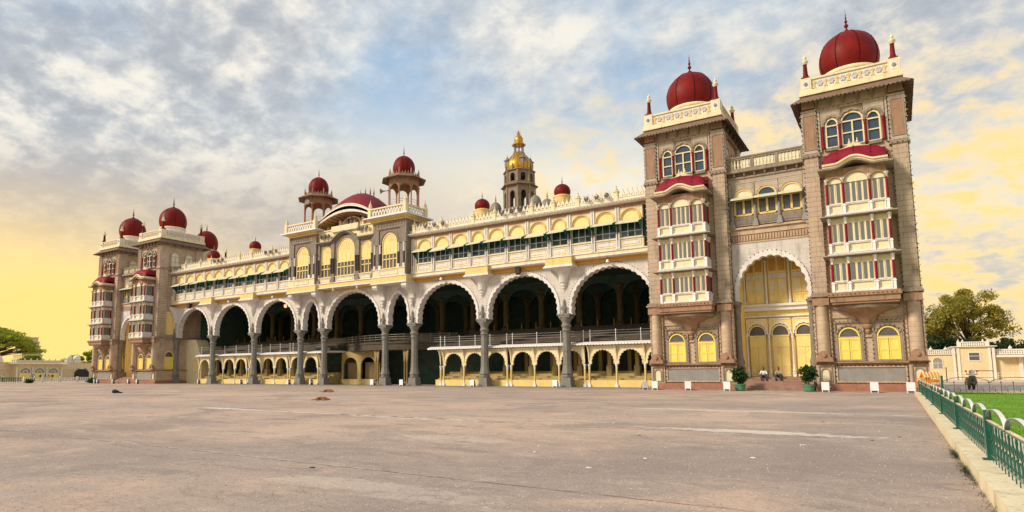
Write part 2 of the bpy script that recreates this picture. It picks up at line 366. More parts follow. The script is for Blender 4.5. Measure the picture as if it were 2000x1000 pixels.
def shared(key, fn, mats, smooth=None):
    if key not in CACHE: CACHE[key] = fn().mesh(key, mats, smooth)
    return CACHE[key]

def arc(cx, hw, zs, rise, n=20, p=1.0):
    return [(cx-hw*math.cos(PI*i/n), zs+rise*max(0, math.sin(PI*i/n))**p) for i in range(n+1)]
def cusp(cx, hw, zs, rise, lobes, depth, per=6, foot=0.0):
    """scalloped arch line: hollows bite outwards, points stand into the opening"""
    N = lobes*per; inner = []
    for i in range(N+1):
        t = i/N; a = PI*t; s = abs(math.sin(PI*lobes*t)); k = 1-(depth/hw)*(1-s)
        inner.append((cx-hw*k*math.cos(a), zs+(rise-depth*(1-s))*math.sin(a)))
    if foot:
        L = [(cx-hw+depth*1.1, zs-foot), (cx-hw+depth*.2, zs-foot*.75), (cx-hw+depth*.1, zs-foot*.35)]
        inner = L+inner+[(2*cx-x, z) for x, z in reversed(L)]
    return inner
def ring_outer(cx, hw, zs, rise, count, foot=0.0, extra=3):
    n = count-1-(2*extra if foot else 0)
    o = [(cx-hw*math.cos(PI*i/n), zs+rise*math.sin(PI*i/n)) for i in range(n+1)]
    if foot:
        L = [(cx-hw, zs-foot), (cx-hw, zs-foot*.75), (cx-hw, zs-foot*.35)]
        o = L+o+[(2*cx-x, z) for x, z in reversed(L)]
    return o
def plate_pts(cx, hw, z0, zs, rise, n=14):
    return [(cx-hw, z0)]+arc(cx, hw, zs, rise, n)+[(cx+hw, z0)]
def frame_arch(mb, cx, hw, z0, zs, rise, t, y0, y1, n=14):
    a = [(cx-hw, z0)]+arc(cx, hw, zs, rise, n)+[(cx+hw, z0)]
    b = [(cx-hw-t, z0)]+arc(cx, hw+t, zs, rise+t, n)+[(cx+hw+t, z0)]
    return mb.ring(a, b, y0, y1)
def recess_frame(mb, x0, x1, z0, z1, t, y0, y1):
    mb.box(x0, x0+t, y0, y1, z0, z1); mb.box(x1-t, x1, y0, y1, z0, z1); mb.box(x0+t, x1-t, y0, y1, z1-t, z1); mb.box(x0+t, x1-t, y0, y1, z0, z0+t); return mb
def dome_profile(r, z0, zt, bulge=.86, n=14):
    """onion: tucked in at the foot, widest low, pointed crown"""
    p = []; h = zt-z0
    for i in range(n+1):
        a = -0.52+(PI/2+.52)*i/n
        rr = r*max(0.0, math.cos(a)); zz = z0+h*(math.sin(a)+math.sin(.52))/(1+math.sin(.52))
        p.append((max(rr, .03), zz))
    p[-1] = (.10, zt); p[-2] = (max(p[-2][0], r*.16), p[-2][1]+h*.005)
    return p
def finial_profile(z0, h, r):
    return [(r*1.3, z0-.05), (r*1.1, z0+h*.06), (r*.35, z0+h*.14), (r*.35, z0+h*.20), (r*.95, z0+h*.27), (r*.75, z0+h*.33), (r*.25, z0+h*.40), (r*.65, z0+h*.47),
            (r*.5, z0+h*.52), (r*.2, z0+h*.58), (r*.42, z0+h*.64), (r*.15, z0+h*.70), (r*.25, z0+h*.77), (r*.08, z0+h*.84), (r*.04, z0+h)]

# ================================================================== ground
g = MB(); g.box(-900, 900, -500, 1200, -1.0, 0.0); struct('ground', g, 'asphalt')
g = MB(); g.box(-43.6, 43.6, -.95, 1.0, -.2, .05); struct('hall_pavement', g, 'granite')

# ================================================================== corner towers
def arched_window(parent, cx, y, hw, z0, zs, rise, framem, panem, rows=2, cols=1, thin=.115, mid=None):
    """window part with frame and panes as sub-parts, standing on plane y facing -y"""
    f = MB(); frame_arch(f, cx, hw-thin, z0, zs, rise-thin, thin, y-.10, y+.02)
    f.box(cx-hw, cx+hw, y-.10, y+.02, z0-thin, z0)
    f.box(cx-hw+thin, cx+hw-thin, y-.085, y, zs-.05, zs+.05)
    for r in range(1, rows):
        z = z0+(zs-z0)*r/rows; f.box(cx-hw+thin, cx+hw-thin, y-.08, y, z-.045, z+.045)
    for c in range(1, cols):
        x = cx-hw+2*hw*c/cols; f.box(x-.06, x+.06, y-.09, y+.01, z0, zs-.05)
    w = obj('window', f, framem, parent)
    p = MB(); p.prism(plate_pts(cx, hw-thin*.5, z0, zs, rise-thin*.5), y+.03, y+.06); obj('pane', p, panem, w)
    return w

def post_finial(parent, x, y, z):
    m = MB(); m.frustum(x, y, z, z+.16, .36, .36, .32, .32); m.lathe([(.30, z+.14), (.24, z+.30), (.19, z+.5), (.15, z+1.25), (.17, z+1.32)], x, y, 10)
    p = obj('parapet_post', m, 'dome_red', parent, 40)
    m = MB(); m.lathe([(.16, z+1.30), (.20, z+1.40), (.28, z+1.52), (.28, z+1.57), (.16, z+1.66), (.10, z+1.72), (.17, z+1.84), (.13, z+1.95), (.05, z+2.05), (.02, z+2.22)], x, y, 10)
    obj('post_finial', m, 'pale_panel', p, 50)

def build_tower(label):
    T = thing('corner_tower', label, 'tower', (0, 0, 0), 0, 'corner towers of the palace wings')
    F = -3.5; HW = 3.785; BW = 3.45
    # --- plinth
    m = MB(); m.box(-HW-.18, HW+.18, F-.22, 3.6, 0, .32); m.box(-HW-.08, HW+.08, F-.12, 3.55, .32, .56); obj('base_course', m, 'red_stone', T)
    m = MB(); m.box(-HW+.03, HW-.03, F+.10, 3.5, .56, 2.02); obj('plinth', m, 'sandstone', T)
    for s in (-1, 1):
        m = MB(); m.box(s*3.2-.66, s*3.2+.66, F-.08, F+.3, .56, 2.02); pd = obj('pedestal', m, 'sandstone', T)
        m = MB(); recess_frame(m, s*3.2-.5, s*3.2+.5, .68, 1.94, .08, F-.15, F-.08); frame_arch(m, s*3.2, .27, .74, 1.40, .28, .09, F-.16, F-.08); obj('niche_frame', m, 'trim_stone', pd)
        m = MB(); m.prism(plate_pts(s*3.2, .27, .74, 1.40, .28), F-.10, F-.07); obj('niche', m, 'pale_panel', pd)
    m = MB(); recess_frame(m, -2.45, 2.45, .66, 1.92, .13, F-.02, F+.11); obj('plaque_frame', m, 'sandstone', T)
    m = MB(); m.box(-2.30, 2.30, F+.05, F+.12, .80, 1.78); obj('plaque', m, 'plaque', T)
    m = MB()
    m.box(-HW-.05, HW+.05, F-.14, 3.55, 2.02, 2.12); m.box(-HW-.16, HW+.16, F-.26, 3.6, 2.12, 2.24); obj('plinth_cornice', m, 'brown_stone', T)
    # --- body
    m = MB(); m.box(-BW, BW, F+.16, 3.45, 2.24, 23.45); obj('wall', m, 'sandstone', T)
    m = MB(); m.box(-2.62, 2.62, F+.05, F+.18, 5.55, 7.0); m.box(-2.62, 2.62, F+.04, F+.18, 4.05, 4.12); obj('wall_band', m, 'sandstone', T)
    for s in (-1, 1):                                      # engaged shafts below, square piers above
        x = s*3.18
        m = MB(); m.box(x-.60, x+.60, F-.02, F+.4, 2.24, 7.2); m.lathe([(.47, 2.3), (.47, 6.45), (.52, 6.5), (.47, 6.56), (.47, 7.2)], x, F-.02, 16, 0)
        for q in (-.56, .56): m.lathe([(.075, 2.3), (.075, 7.15)], x+q, F-.06, 8)
        sh = obj('engaged_shaft', m, 'sandstone', T, 40)
        m = MB(); m.prism([(x-.66, 2.24), (x-.60, 2.55)]+arc(x, .46, 2.60, .50, 12)+[(x+.60, 2.55), (x+.66, 2.24)], F-.56, F-.02)
        m.lathe([(.16, 0), (.16, .10), (.09, .12)], 0, 0, 12)
        vs = m.v[-36:]; m.v[-36:] = [(x+a, F-.56-c, 2.72+b) for a, b, c in vs]
        obj('shaft_base', m, 'brown_stone', sh)
        m = MB(); m.box(x-.62, x+.62, F-.52, F+.3, 6.56, 7.10); obj('shaft_capital', m, 'brown_stone', sh)
        m = MB(); m.box(x-.52, x+.52, F-.12, F+.45, 7.5, 18.38); m.box(x-.60, x+.60, F-.04, F+.42, 7.5, 18.38); obj('pier', m, 'pier_stone', T)
        m = MB(); m.box(x-.60, x+.60, F-.06, F+.42, 18.72, 22.3); pu = obj('upper_pier', m, 'grey_stone', T)
        m = MB(); recess_frame(m, x-.50, x+.50, 19.0, 21.9, .10, F-.11, F-.055); obj('pier_moulding', m, 'trim_stone', pu)
        m = MB(); m.box(x-.38, x+.38, F-.075, F-.05, 19.12, 21.78); obj('pier_panel', m, 'brown_stone', pu)
        m = MB(); m.box(x-.50, x+.50, F-.10, F+.3, 22.42, 23.2); obj('frieze_block', m, 'brown_stone', pu)
        for xs, y0 in ((x, F),):
            m = MB(); m.box(x-.72, x+.72, F-.22, F+.45, 18.38, 18.52); m.box(x-.66, x+.66, F-.16, F+.45, 18.52, 18.72); obj('pier_ledge', m, 'trim_stone', T)
            m = MB(); m.box(x-.74, x+.74, F-.62, F+.45, 7.20, 7.34); m.box(x-.66, x+.66, F-.5, F+.45, 7.34, 7.5); obj('shaft_ledge', m, 'trim_stone', T)
        # side elevation piers (both flanks)
        for yy in (-2.85, 2.85):
            m = MB(); m.box(s*BW-.02*s, s*(BW+.26), yy-.6, yy+.6, 2.24, 22.3) if s > 0 else m.box(-BW-.26, -BW+.02, yy-.6, yy+.6, 2.24, 22.3)
            obj('flank_pier', m, 'pier_stone', T)
    m = MB(); m.box(-BW-.40, BW+.40, F+.28, 3.6, 7.2, 7.5); m.box(-BW-.38, BW+.38, F+.26, 3.6, 18.38, 18.70); m.box(-BW-.3, BW+.3, F+.2, 3.6, 22.28, 22.42); obj('string_course', m, 'trim_stone', T)
    # --- ground windows
    for s in (-1, 1):
        x = s*1.35
        m = MB(); recess_frame(m, x-1.06, x+1.06, 2.26, 5.28, .12, F+.02, F+.2); frame_arch(m, x, .80, 2.26, 4.22, .68, .14, F+.0, F+.2); w = obj('window_surround', m, 'trim_stone', T)
        m = MB(); frame_arch(m, x, .68, 2.28, 4.0, .72, .10, F+.04, F+.2); m.box(x-.68, x+.68, F+.05, F+.2, 3.92, 4.06); obj('window_frame', m, 'shutter', w)
        for q in (-1, 1):
            m = MB(); xa, xb = (x-.67, x-.02) if q < 0 else (x+.02, x+.67)
            m.box(xa, xb, F+.11, F+.17, 2.27, 3.92)
            for za, zb in ((2.27, 2.38), (3.06, 3.14), (3.82, 3.92)): m.box(xa, xb, F+.08, F+.11, za, zb)
            m.box(xa, xa+.09, F+.081, F+.11, 2.38, 3.82); m.box(xb-.09, xb, F+.081, F+.11, 2.38, 3.82)
            obj('shutter', m, 'shutter', w)
        m = MB(); m.prism(plate_pts(x, .68, 4.06, 4.08, .62), F+.10, F+.15); obj('fanlight', m, 'dull_glass', w)
    # --- bracket carrying the bay
    m = MB(); m.lathe([(.04, 4.25), (.16, 4.35), (.22, 4.5), (.16, 4.62), (.34, 4.72), (.42, 4.86), (.38, 5.02), (.50, 5.08), (.62, 5.3), (.88, 5.6), (1.35, 5.9), (1.95, 6.10), (2.02, 6.16)], 0, F+.12, 24, 0, .68)
    br = obj('bay_bracket', m, 'brown_stone', T, 35)
    m = MB(); m.lathe([(1.95, 6.12), (2.25, 6.18), (2.35, 6.34), (2.25, 6.46), (2.1, 6.5)], 0, F+.1, 28, 0, .62); obj('bracket_ring', m, 'trim_stone', br, 35)
    m = MB(); m.box(-2.28, 2.28, F-1.48, F+.2, 6.46, 6.62); m.box(-2.38, 2.38, F-1.58, F+.2, 6.62, 7.02); m.box(-2.50, 2.50, F-1.70, F+.2, 7.02, 7.24); m.box(-2.44, 2.44, F-1.62, F+.2, 7.24, 7.34); obj('bay_base', m, 'brown_stone', T)
    # --- three storeys of bay window
    BF = F-1.45
    for k, (z0, z1) in enumerate(((7.34, 9.95), (10.25, 12.95), (13.22, 16.0))):
        m = MB(); m.box(-2.02, 2.02, BF+.10, F+.2, z0, z1 if k < 2 else 16.72); bay = obj('bay_storey', m, 'cream', T)
        zp = z0+.78; zq = z1-.42 if k < 2 else z1-.32
        m = MB()
        for xa, xb in ((-1.94, -1.05), (-.80, .80), (1.05, 1.94)):
            recess_frame(m, xa, xb, z0+.10, zp, .07, BF+.0, BF+.10); m.box(xa-.04, xb+.04, BF-.03, BF+.10, zp, zp+.09)
        m.box(-2.10, 2.10, BF-.06, F+.2, z0, z0+.10)
        for ya, yb in ((BF+.2, BF+1.25),):
            for s in (-1, 1):
                xx = s*2.02; m.box(min(xx, xx+.08*s), max(xx, xx+.08*s), ya, yb, z0+.10, zp); m.box(min(xx, xx+.12*s), max(xx, xx+.12*s), ya, yb, zp, zp+.09)
        obj('bay_dado', m, 'white_plaster', bay)
        xs = [-1.72, -1.28]+[-.60, -.20, .20, .60]+[1.28, 1.72]
        m0 = shared('slit%.2f' % (zq-zp), lambda: MB().box(-.115, .115, -.012, .05, 0, zq-zp-.16), 'lattice')
        for x in xs: obj('lattice_slit', m0, None, bay, loc=(x, BF+.085, zp+.14))
        for s in (-1, 1):
            for yy in (BF+.40, BF+.66, BF+.92, BF+1.18):
                o = obj('lattice_slit', m0, None, bay, loc=(s*2.035, yy, zp+.14), rotz=PI/2)
        m = MB()
        for x in (-1.50, 0, 1.50): m.box(x-.016, x+.016, BF+.06, BF+.10, zp+.12, zq)
        obj('stile', m, 'pale_panel', bay)
        for x, y in ((-2.08, BF), (-.92, BF), (.92, BF), (2.08, BF), (-2.08, BF+1.25), (2.08, BF+1.25)):
            m = MB(); m.box(x-.06, x+.06, y-.06, y+.06, z0+.05, z1-.06); m.box(x-.10, x+.10, y-.10, y+.10, z0, z0+.62); m.frustum(x, y, z0+.62, z0+.74, .13, .13, .10, .10); m.box(x-.075, x+.075, y-.075, y+.075, zq-.05, z1-.05)
            m.frustum(x, y, zq+.05, z1-.02, .08, .08, .16, .16); m.prismx([(y-.05, z1-.40), (y-.34, z1-.02), (y-.05, z1-.02)], x-.05, x+.05); c = obj('colonnette', m, 'white_paint', bay)
            m = MB(); m.lathe([(.080, z0+.80), (.092, z0+.86), (.092, zq-.12), (.080, zq-.06)], x, y, 10); obj('colonnette_shaft', m, 'crimson', c, 40)
        if k < 2:
            m = MB(); m.box(-2.16, 2.16, BF-.14, F+.2, z1-.02, z1+.06)
            m.frustum(0, BF/2+F/2+.3, z1+.06, z1+.16, 2.68, (F-BF)/2+.78, 2.60, (F-BF)/2+.72)
            m.box(-2.2, 2.2, BF-.2, F+.2, z1+.16, z0+2.91 if k == 0 else 13.22)
            obj('bay_ledge', m, 'trim_stone', T)
            m = MB(); m.box(-2.3, 2.3, BF-.28, F+.1, z1+.162, z1+.26); obj('ledge_moulding', m, 'white_plaster', T)
    # top storey: arched heads, curved eave and crimson vault
    m = MB()
    for x, hw, rise in ((-1.50, .46, .40), (0, .82, .68), (1.50, .46, .40)):
        zs = 15.66; m.spandrel(arc(x, hw, zs, rise, 12), x-hw-.12, x+hw+.12, 16.72, BF-.06, BF+.09); frame_arch(m, x, hw, zs, zs+.0, rise, .09, BF-.12, BF-.06)
    for s in (-1, 1): m.box(min(s*2.02, s*2.16), max(s*2.02, s*2.16), BF+.1, F+.2, 15.9, 16.72)
    obj('arched_head', m, 'brown_stone', T)
    for x, hw, rise in ((-1.50, .46, .40), (0, .82, .68), (1.50, .46, .40)):
        m = MB(); m.prism(plate_pts(x, hw, 15.62, 15.66, rise), BF+.02, BF+.10); obj('tympanum', m, 'pale_panel', T)
    def bang(x): return .46*max(0, math.cos(min(1, abs(x)/1.35)*PI/2))**1.5
    X = [-2.62+5.24*i/28 for i in range(29)]
    m = MB(); m.ring([(x, 16.60+bang(x)) for x in X], [(x, 16.74+bang(x)) for x in X], BF-.62, F+.2); obj('bay_eave', m, 'trim_stone', T)
    X = [-2.28+4.56*i/28 for i in range(29)]
    m = MB(); m.ring([(x, 16.75+bang(x)) for x in X], [(x, 16.98+bang(x)) for x in X], BF-.28, F+.2); m.ring([(x, 16.98+bang(x)) for x in X], [(x, 17.12+bang(x)) for x in X], BF-.38, F+.2); obj('bay_cornice', m, 'cream', T)
    def vault(u, v):                                     # u across, v from front foot to wall
        x = -2.30+4.6*u; e = 1-abs(2*u-1)**6
        a = v*PI*.62; y = (BF-.16)+1.75*(1-math.cos(a))*.62; zz = 17.12+bang(x)*(1-v)+(1.24+.06*math.cos((u-.5)*PI)-.4*bang(x)*(1-v))*math.sin(min(a, PI/2))*(.25+.75*e)
        return (x*(1+.04*math.sin(a)), y-.10*math.sin(a*1.2)*(e), zz)
    m = MB(); m.grid(vault, 30, 12); m.box(-2.2, 2.2, F-.2, F+.18, 17.0, 18.3); rf = obj('bay_roof', m, 'crimson', T, 60)
    m = MB()
    for u in (.02, .25, .5, .75, .98): m.bulbs([Vector(vault(u, v/8))+Vector((0, -.03, .03)) for v in range(8)], .05, .24)
    o = obj('bulb_string', m, 'bulb', rf); o['kind'] = 'stuff'
    m = MB(); m.prism([(-1.15, 18.46), (-.6, 18.56), (-.42, 18.72), (-.15, 18.80), (0, 19.0), (.15, 18.80), (.42, 18.72), (.6, 18.56), (1.15, 18.46)], BF+.75, BF+1.02); m.lathe([(.07, 18.8), (.12, 18.92), (.05, 19.02), (.02, 19.25)], -.28, BF+.9, 8); m.lathe([(.07, 18.8), (.12, 18.92), (.05, 19.02), (.02, 19.25)], .28, BF+.9, 8); obj('roof_crest', m, 'cream', rf)
    # --- belvedere windows
    for x, hw, zs, rise, cols in ((-1.5, .50, 20.72, .62, 1), (0, .83, 20.86, .74, 2), (1.5, .50, 20.72, .62, 1)):
        m = MB(); frame_arch(m, x, hw, 19.0, zs, rise, .13, F-.02, F+.18)
        m.ring(cusp(x, hw+.10, zs, rise+.10, 5, .08), ring_outer(x, hw+.22, zs, rise+.26, 31), F-.10, F-.02); s_ = obj('window_surround', m, 'trim_stone', T)
        arched_window(T, x, F+.10, hw, 19.02, zs, rise, 'cream', 'glass', 2, cols)
        m = MB(); m.box(x-hw, x+hw, F-.02, F+.18, 18.72, 18.96); obj('sill_panel', m, 'dark_stone', s_)
    m = MB(); m.spandrel(arc(-1.5, .72, 20.72, .86, 10), -2.3, -.9, 22.1, F+.03, F+.17); m.spandrel(arc(1.5, .72, 20.72, .86, 10), .9, 2.3, 22.1, F+.03, F+.17); m.box(-2.52, -2.36, F-.0, F+.2, 18.72, 22.2); m.box(2.36, 2.52, F-.0, F+.2, 18.72, 22.2); m.box(-.93, -.85, F-.0, F+.2, 21.2, 22.2); m.box(.85, .93, F-.0, F+.2, 21.2, 22.2); m.box(-2.5, 2.5, F-.015, F+.2, 22.08, 22.2); obj('window_panel', m, 'grey_stone', T)
    for x in (-2.20, -.93, .93, 2.20):
        m = MB(); m.lathe([(.10, 18.9), (.12, 19.0), (.10, 19.08), (.10, 20.35), (.13, 20.42), (.10, 20.5), (.15, 20.7)], x, F-.06, 10); obj('window_shaft', m, 'crimson', T, 40)
    for s in (-1, 1):                                     # flank windows
        for yy in (-1.15, 1.15):
            sub = bpy.data.objects.new('flank_window', None)
            fm = MB(); frame_arch(fm, 0, .62, 19.0, 20.7, .70, .14, -.12, .06); fm.box(-.05, .05, -.06, .02, 19.0, 20.7); fm.box(-.62, .62, -.06, .02, 20.66, 20.76); fm.box(-.62, .62, -.06, .02, 19.8, 19.88)
            w = obj('flank_window', fm, 'grey_stone', T, loc=(s*BW, yy, 0), rotz=s*PI/2)
            pm = MB(); pm.prism(plate_pts(0, .62, 19.0, 20.7, .70), -.03, .0); obj('pane', pm, 'pale_panel', w)
    for s in (-1, 1):
        fm = MB(); frame_arch(fm, 0, .62, 2.3, 4.4, .7, .16, -.14, .04); fm.box(-.62, .62, -.05, .02, 2.3, 4.3); w = obj('flank_door', fm, 'shutter', T, loc=(s*BW, -1.45, 0), rotz=s*PI/2)
        fm = MB(); fm.prism(plate_pts(0, .62, 4.32, 4.4, .66), -.03, .01); obj('fanlight', fm, 'dull_glass', w)
        fm = MB(); recess_frame(fm, -.75, .75, 7.9, 11.6, .14, -.12, .04); fm.box(-.75, .75, -.06, .02, 9.5, 9.7); fm.box(-.05, .05, -.05, .02, 7.95, 11.5); w = obj('flank_window', fm, 'gate_yellow', T, loc=(s*BW, -1.45, 0), rotz=s*PI/2)
        fm = MB(); fm.box(-.62, .62, -.03, .0, 8.0, 11.5); obj('pane', fm, 'panel_yellow', w)
    m = MB()
    for s in (-1, 1): m.box(min(s*BW, s*(BW+.08)), max(s*BW, s*(BW+.08)), -2.2, 2.2, 18.75, 18.9)
    obj('flank_sill', m, 'trim_stone', T)
    # --- frieze, brackets, broad eave
    bk = shared('eave_bracket', lambda: MB().prismx([(0, 0), (-.10, 0), (-.16, .30), (-.34, .52), (-.40, .74), (0, .74)], -.09, .09), 'trim_stone')
    for x in (-2.55, -1.55, -.52, .52, 1.55, 2.55): obj('eave_bracket', bk, None, T, loc=(x, F+.16, 22.45))
    for s in (-1, 1):
        for y in (-2.4, -1.2, 0, 1.2, 2.4): obj('eave_bracket', bk, None, T, loc=(s*BW, y, 22.45), rotz=s*PI/2)
    m = MB(); a0, b0, a1, b1 = 3.5, 3.52, 4.42, 4.36
    v0 = [(-a0, -b0, 23.52), (a0, -b0, 23.52), (a0, b0, 23.52), (-a0, b0, 23.52)]; v1 = [(-a1, -b1, 22.78), (a1, -b1, 22.78), (a1, b1, 22.78), (-a1, b1, 22.78)]
    vs = v0+v1+[(x, y, z-.12) for x, y, z in v0]+[(x, y, z-.07) for x, y, z in v1]
    fs = []
    for i in range(4):
        j = (i+1) % 4; fs += [(i, j, 4+j, 4+i), (8+j, 8+i, 12+i, 12+j), (4+i, 4+j, 12+j, 12+i), (j, i, 8+i, 8+j)]
    m._add(vs, fs); ev = obj('eave', m, 'eave_wood', T)
    m = MB(); rf0 = 4.40; m.bulbs([(-rf0, -rf0, 22.74), (rf0, -rf0, 22.74), (rf0, rf0, 22.74), (-rf0, rf0, 22.74), (-rf0, -rf0, 22.74)], .06, .30); o = obj('bulb_string', m, 'bulb', ev); o['kind'] = 'stuff'
    # --- parapet
    m = MB(); m.box(-3.78, 3.78, -3.72, 3.72, 23.52, 23.66); m.box(-3.72, 3.72, -3.66, 3.66, 23.66, 23.96); obj('parapet_moulding', m, 'cream', T)
    m = MB(); m.box(-3.50, 3.50, -3.45, 3.45, 23.96, 24.84); obj('parapet', m, 'white_plaster', T)
    m = MB(); m.box(-3.60, 3.60, -3.55, 3.55, 24.84, 24.98); obj('coping', m, 'cream', T)
    for sx in (-1, 1):
        for sy in (-1, 1):
            x, y = sx*3.22, sy*3.17
            m = MB(); m.box(x-.42, x+.42, y-.42, y+.42, 23.96, 25.02); cb = obj('corner_block', m, 'cream', T)
            m = MB(); m.box(x-.27, x+.27, y-.44, y+.44, 24.14, 24.84); m.box(x-.44, x+.44, y-.27, y+.27, 24.14, 24.84); obj('corner_panel', m, 'white_plaster', cb)
            m = MB(); m.lathe([(.15, 0), (.15, .05), (.05, .07)], 0, 0, 10); m.v = [(x+a, y-.44-c, 24.5+b) for a, b, c in m.v]; obj('rosette', m, 'plaque', cb)
            post_finial(T, x, y, 25.02)
    def ros():
        q = MB(); q.lathe([(.24, 0), (.24, .03), (.17, .05)], 0, 0, 12)
        for i in range(6): q.lathe([(.09, 0), (.09, .06), (.04, .08)], .17*math.cos(i*PI/3), .17*math.sin(i*PI/3), 6)
        q.v = [(a, -c, b) for a, b, c in q.v]; return q
    def fleur():
        q = MB(); q.prism([(-.16, -.30), (.16, -.30), (.07, -.12), (.06, .05), (.17, .16), (.13, .26), (.03, .18), (0, .32), (-.03, .18), (-.13, .26), (-.17, .16), (-.06, .05), (-.07, -.12)], -.05, 0); return q
    R_ = shared('rosette', ros, 'wall_white'); Fl = shared('fleur', fleur, 'fleur_gold')
    for i in range(6):
        x = -2.15+i*.86; obj('rosette', R_, None, T, loc=(x, -3.452, 24.42))
        for s in (-1, 1): obj('rosette', R_, None, T, loc=(s*3.502, x, 24.42), rotz=s*PI/2)
    for i in range(7):
        x = -2.58+i*.86; obj('fleur', Fl, None, T, loc=(x, -3.452, 24.40))
        for s in (-1, 1): obj('fleur', Fl, None, T, loc=(s*3.502, x, 24.40), rotz=s*PI/2)
    # --- dome
    dy = 0.0
    def dpart(o): o.scale = (.84/.9135, .84/1.09, 1); return o
    m = MB(); m.lathe([(2.40, 24.9), (2.40, 25.82), (2.3, 25.86)], 0, dy, 40); dpart(obj('drum', m, 'white_plaster', T, 40))
    m = MB(); m.lathe([(2.30, 25.80), (2.48, 25.86), (2.52, 25.98), (2.42, 26.14), (2.20, 26.20)], 0, dy, 40); dpart(obj('dome_ring', m, 'cream', T, 60))
    prof = dome_profile(2.60, 26.12, 29.75)
    m = MB(); m.lathe(prof, 0, dy, 40); dm = dpart(obj('dome', m, 'dome_red', T, 60))
    m = MB(); m.lathe([(.46, 29.50), (.48, 29.62), (.32, 29.78), (.16, 29.84)]+finial_profile(29.8, 1.95, .22), 0, dy, 12); obj('finial', m, 'dome_red', dm, 50)
    m = MB()
    for i in range(8):
        a = PI/8+i*PI/4; m.bulbs([(r*1.012*math.cos(a), dy+r*1.012*math.sin(a), z) for r, z in prof[:-1]], .058, .2)
    m.bulbs([(2.30*math.cos(i*PI/20), dy+2.30*math.sin(i*PI/20), 26.24) for i in range(41)], .058, .3)
    o = obj('bulb_string', m, 'bulb', dm); o['kind'] = 'stuff'
    m = MB()
    for i in range(8):
        a = PI/8+i*PI/4; m.tube([(r*1.004*math.cos(a), dy+r*1.004*math.sin(a), z) for r, z in prof[:-1]], .035, 5)
    o = obj('dome_rib', m, 'rib_red', dm); o['kind'] = 'stuff'
    # --- strings of bulbs along every edge of the front
    m = MB()
    for s in (-1, 1):
        for x in (2.60, 3.76): m.bulbs([(s*x, F-.09, 7.5), (s*x, F-.09, 18.4)], .05); m.bulbs([(s*x, F-.12, 2.3), (s*x, F-.12, 7.2)], .05); m.bulbs([(s*x, F-.09, 18.7), (s*x, F-.09, 22.3)], .05)
        for z in (2.1, 7.25, 18.45): m.bulbs([(s*2.5, F-.24, z), (s*3.9, F-.24, z)], .045)
        x = s*1.35; m.bulbs([(x-1.06, F, 2.3), (x-1.06, F, 5.28), (x+1.06, F, 5.28), (x+1.06, F, 2.3)], .05, .3)
        m.bulbs([(x+a*1.0, F-.02, z) for a, z in arc(0, .87, 4.22, .75, 8)], .05, .3)
    m.bulbs([(-2.5, F-.14, .64), (2.5, F-.14, .64)], .05, .3); m.bulbs([(-2.45, F-.04, .66), (-2.45, F-.04, 1.92), (2.45, F-.04, 1.92), (2.45, F-.04, .66)], .05, .3)
    m.bulbs([(-2.52, F-.04, 18.75), (-2.52, F-.04, 22.2), (2.52, F-.04, 22.2), (2.52, F-.04, 18.75)], .045)
    for z in (7.15, 10.05, 13.05): m.bulbs([(-2.6, BF-.3, z), (2.6, BF-.3, z), (2.6, F, z)], .045, .3)
    o = obj('bulb_string', m, 'bulb', T); o['kind'] = 'stuff'
    m = MB()
    for s in (-1, 1):
        m.bulbs([(s*3.85, F+.1, 2.3), (s*3.85, F+.1, 22.2)], .055, .5)
        for y in (-3.2, -2.0, 2.0, 3.2): m.bulbs([(s*3.76, y, 2.3), (s*3.76, y, 22.2)], .05, .4)
    o = obj('bulb_string', m, 'white_bulb', T); o['kind'] = 'stuff'
    return T
t1 = build_tower('nearest and tallest-looking sandstone tower at the right end of the palace, crimson dome on top')
t1.location = (55.70, .43, 0); t1.scale = (.9135, 1.09, 1)
t2 = copy_tree(t1, loc=(42.88, .43, 0), label='sandstone tower with red dome and white bay windows between the arcade and the yellow gate')
t3 = copy_tree(t1, loc=(-42.88, .43, 0), label='far sandstone tower with red dome standing beside the cream wall of the arcade')
t4 = copy_tree(t1, loc=(-55.70, .43, 0), label='farthest sandstone tower with red dome at the left end of the palace')

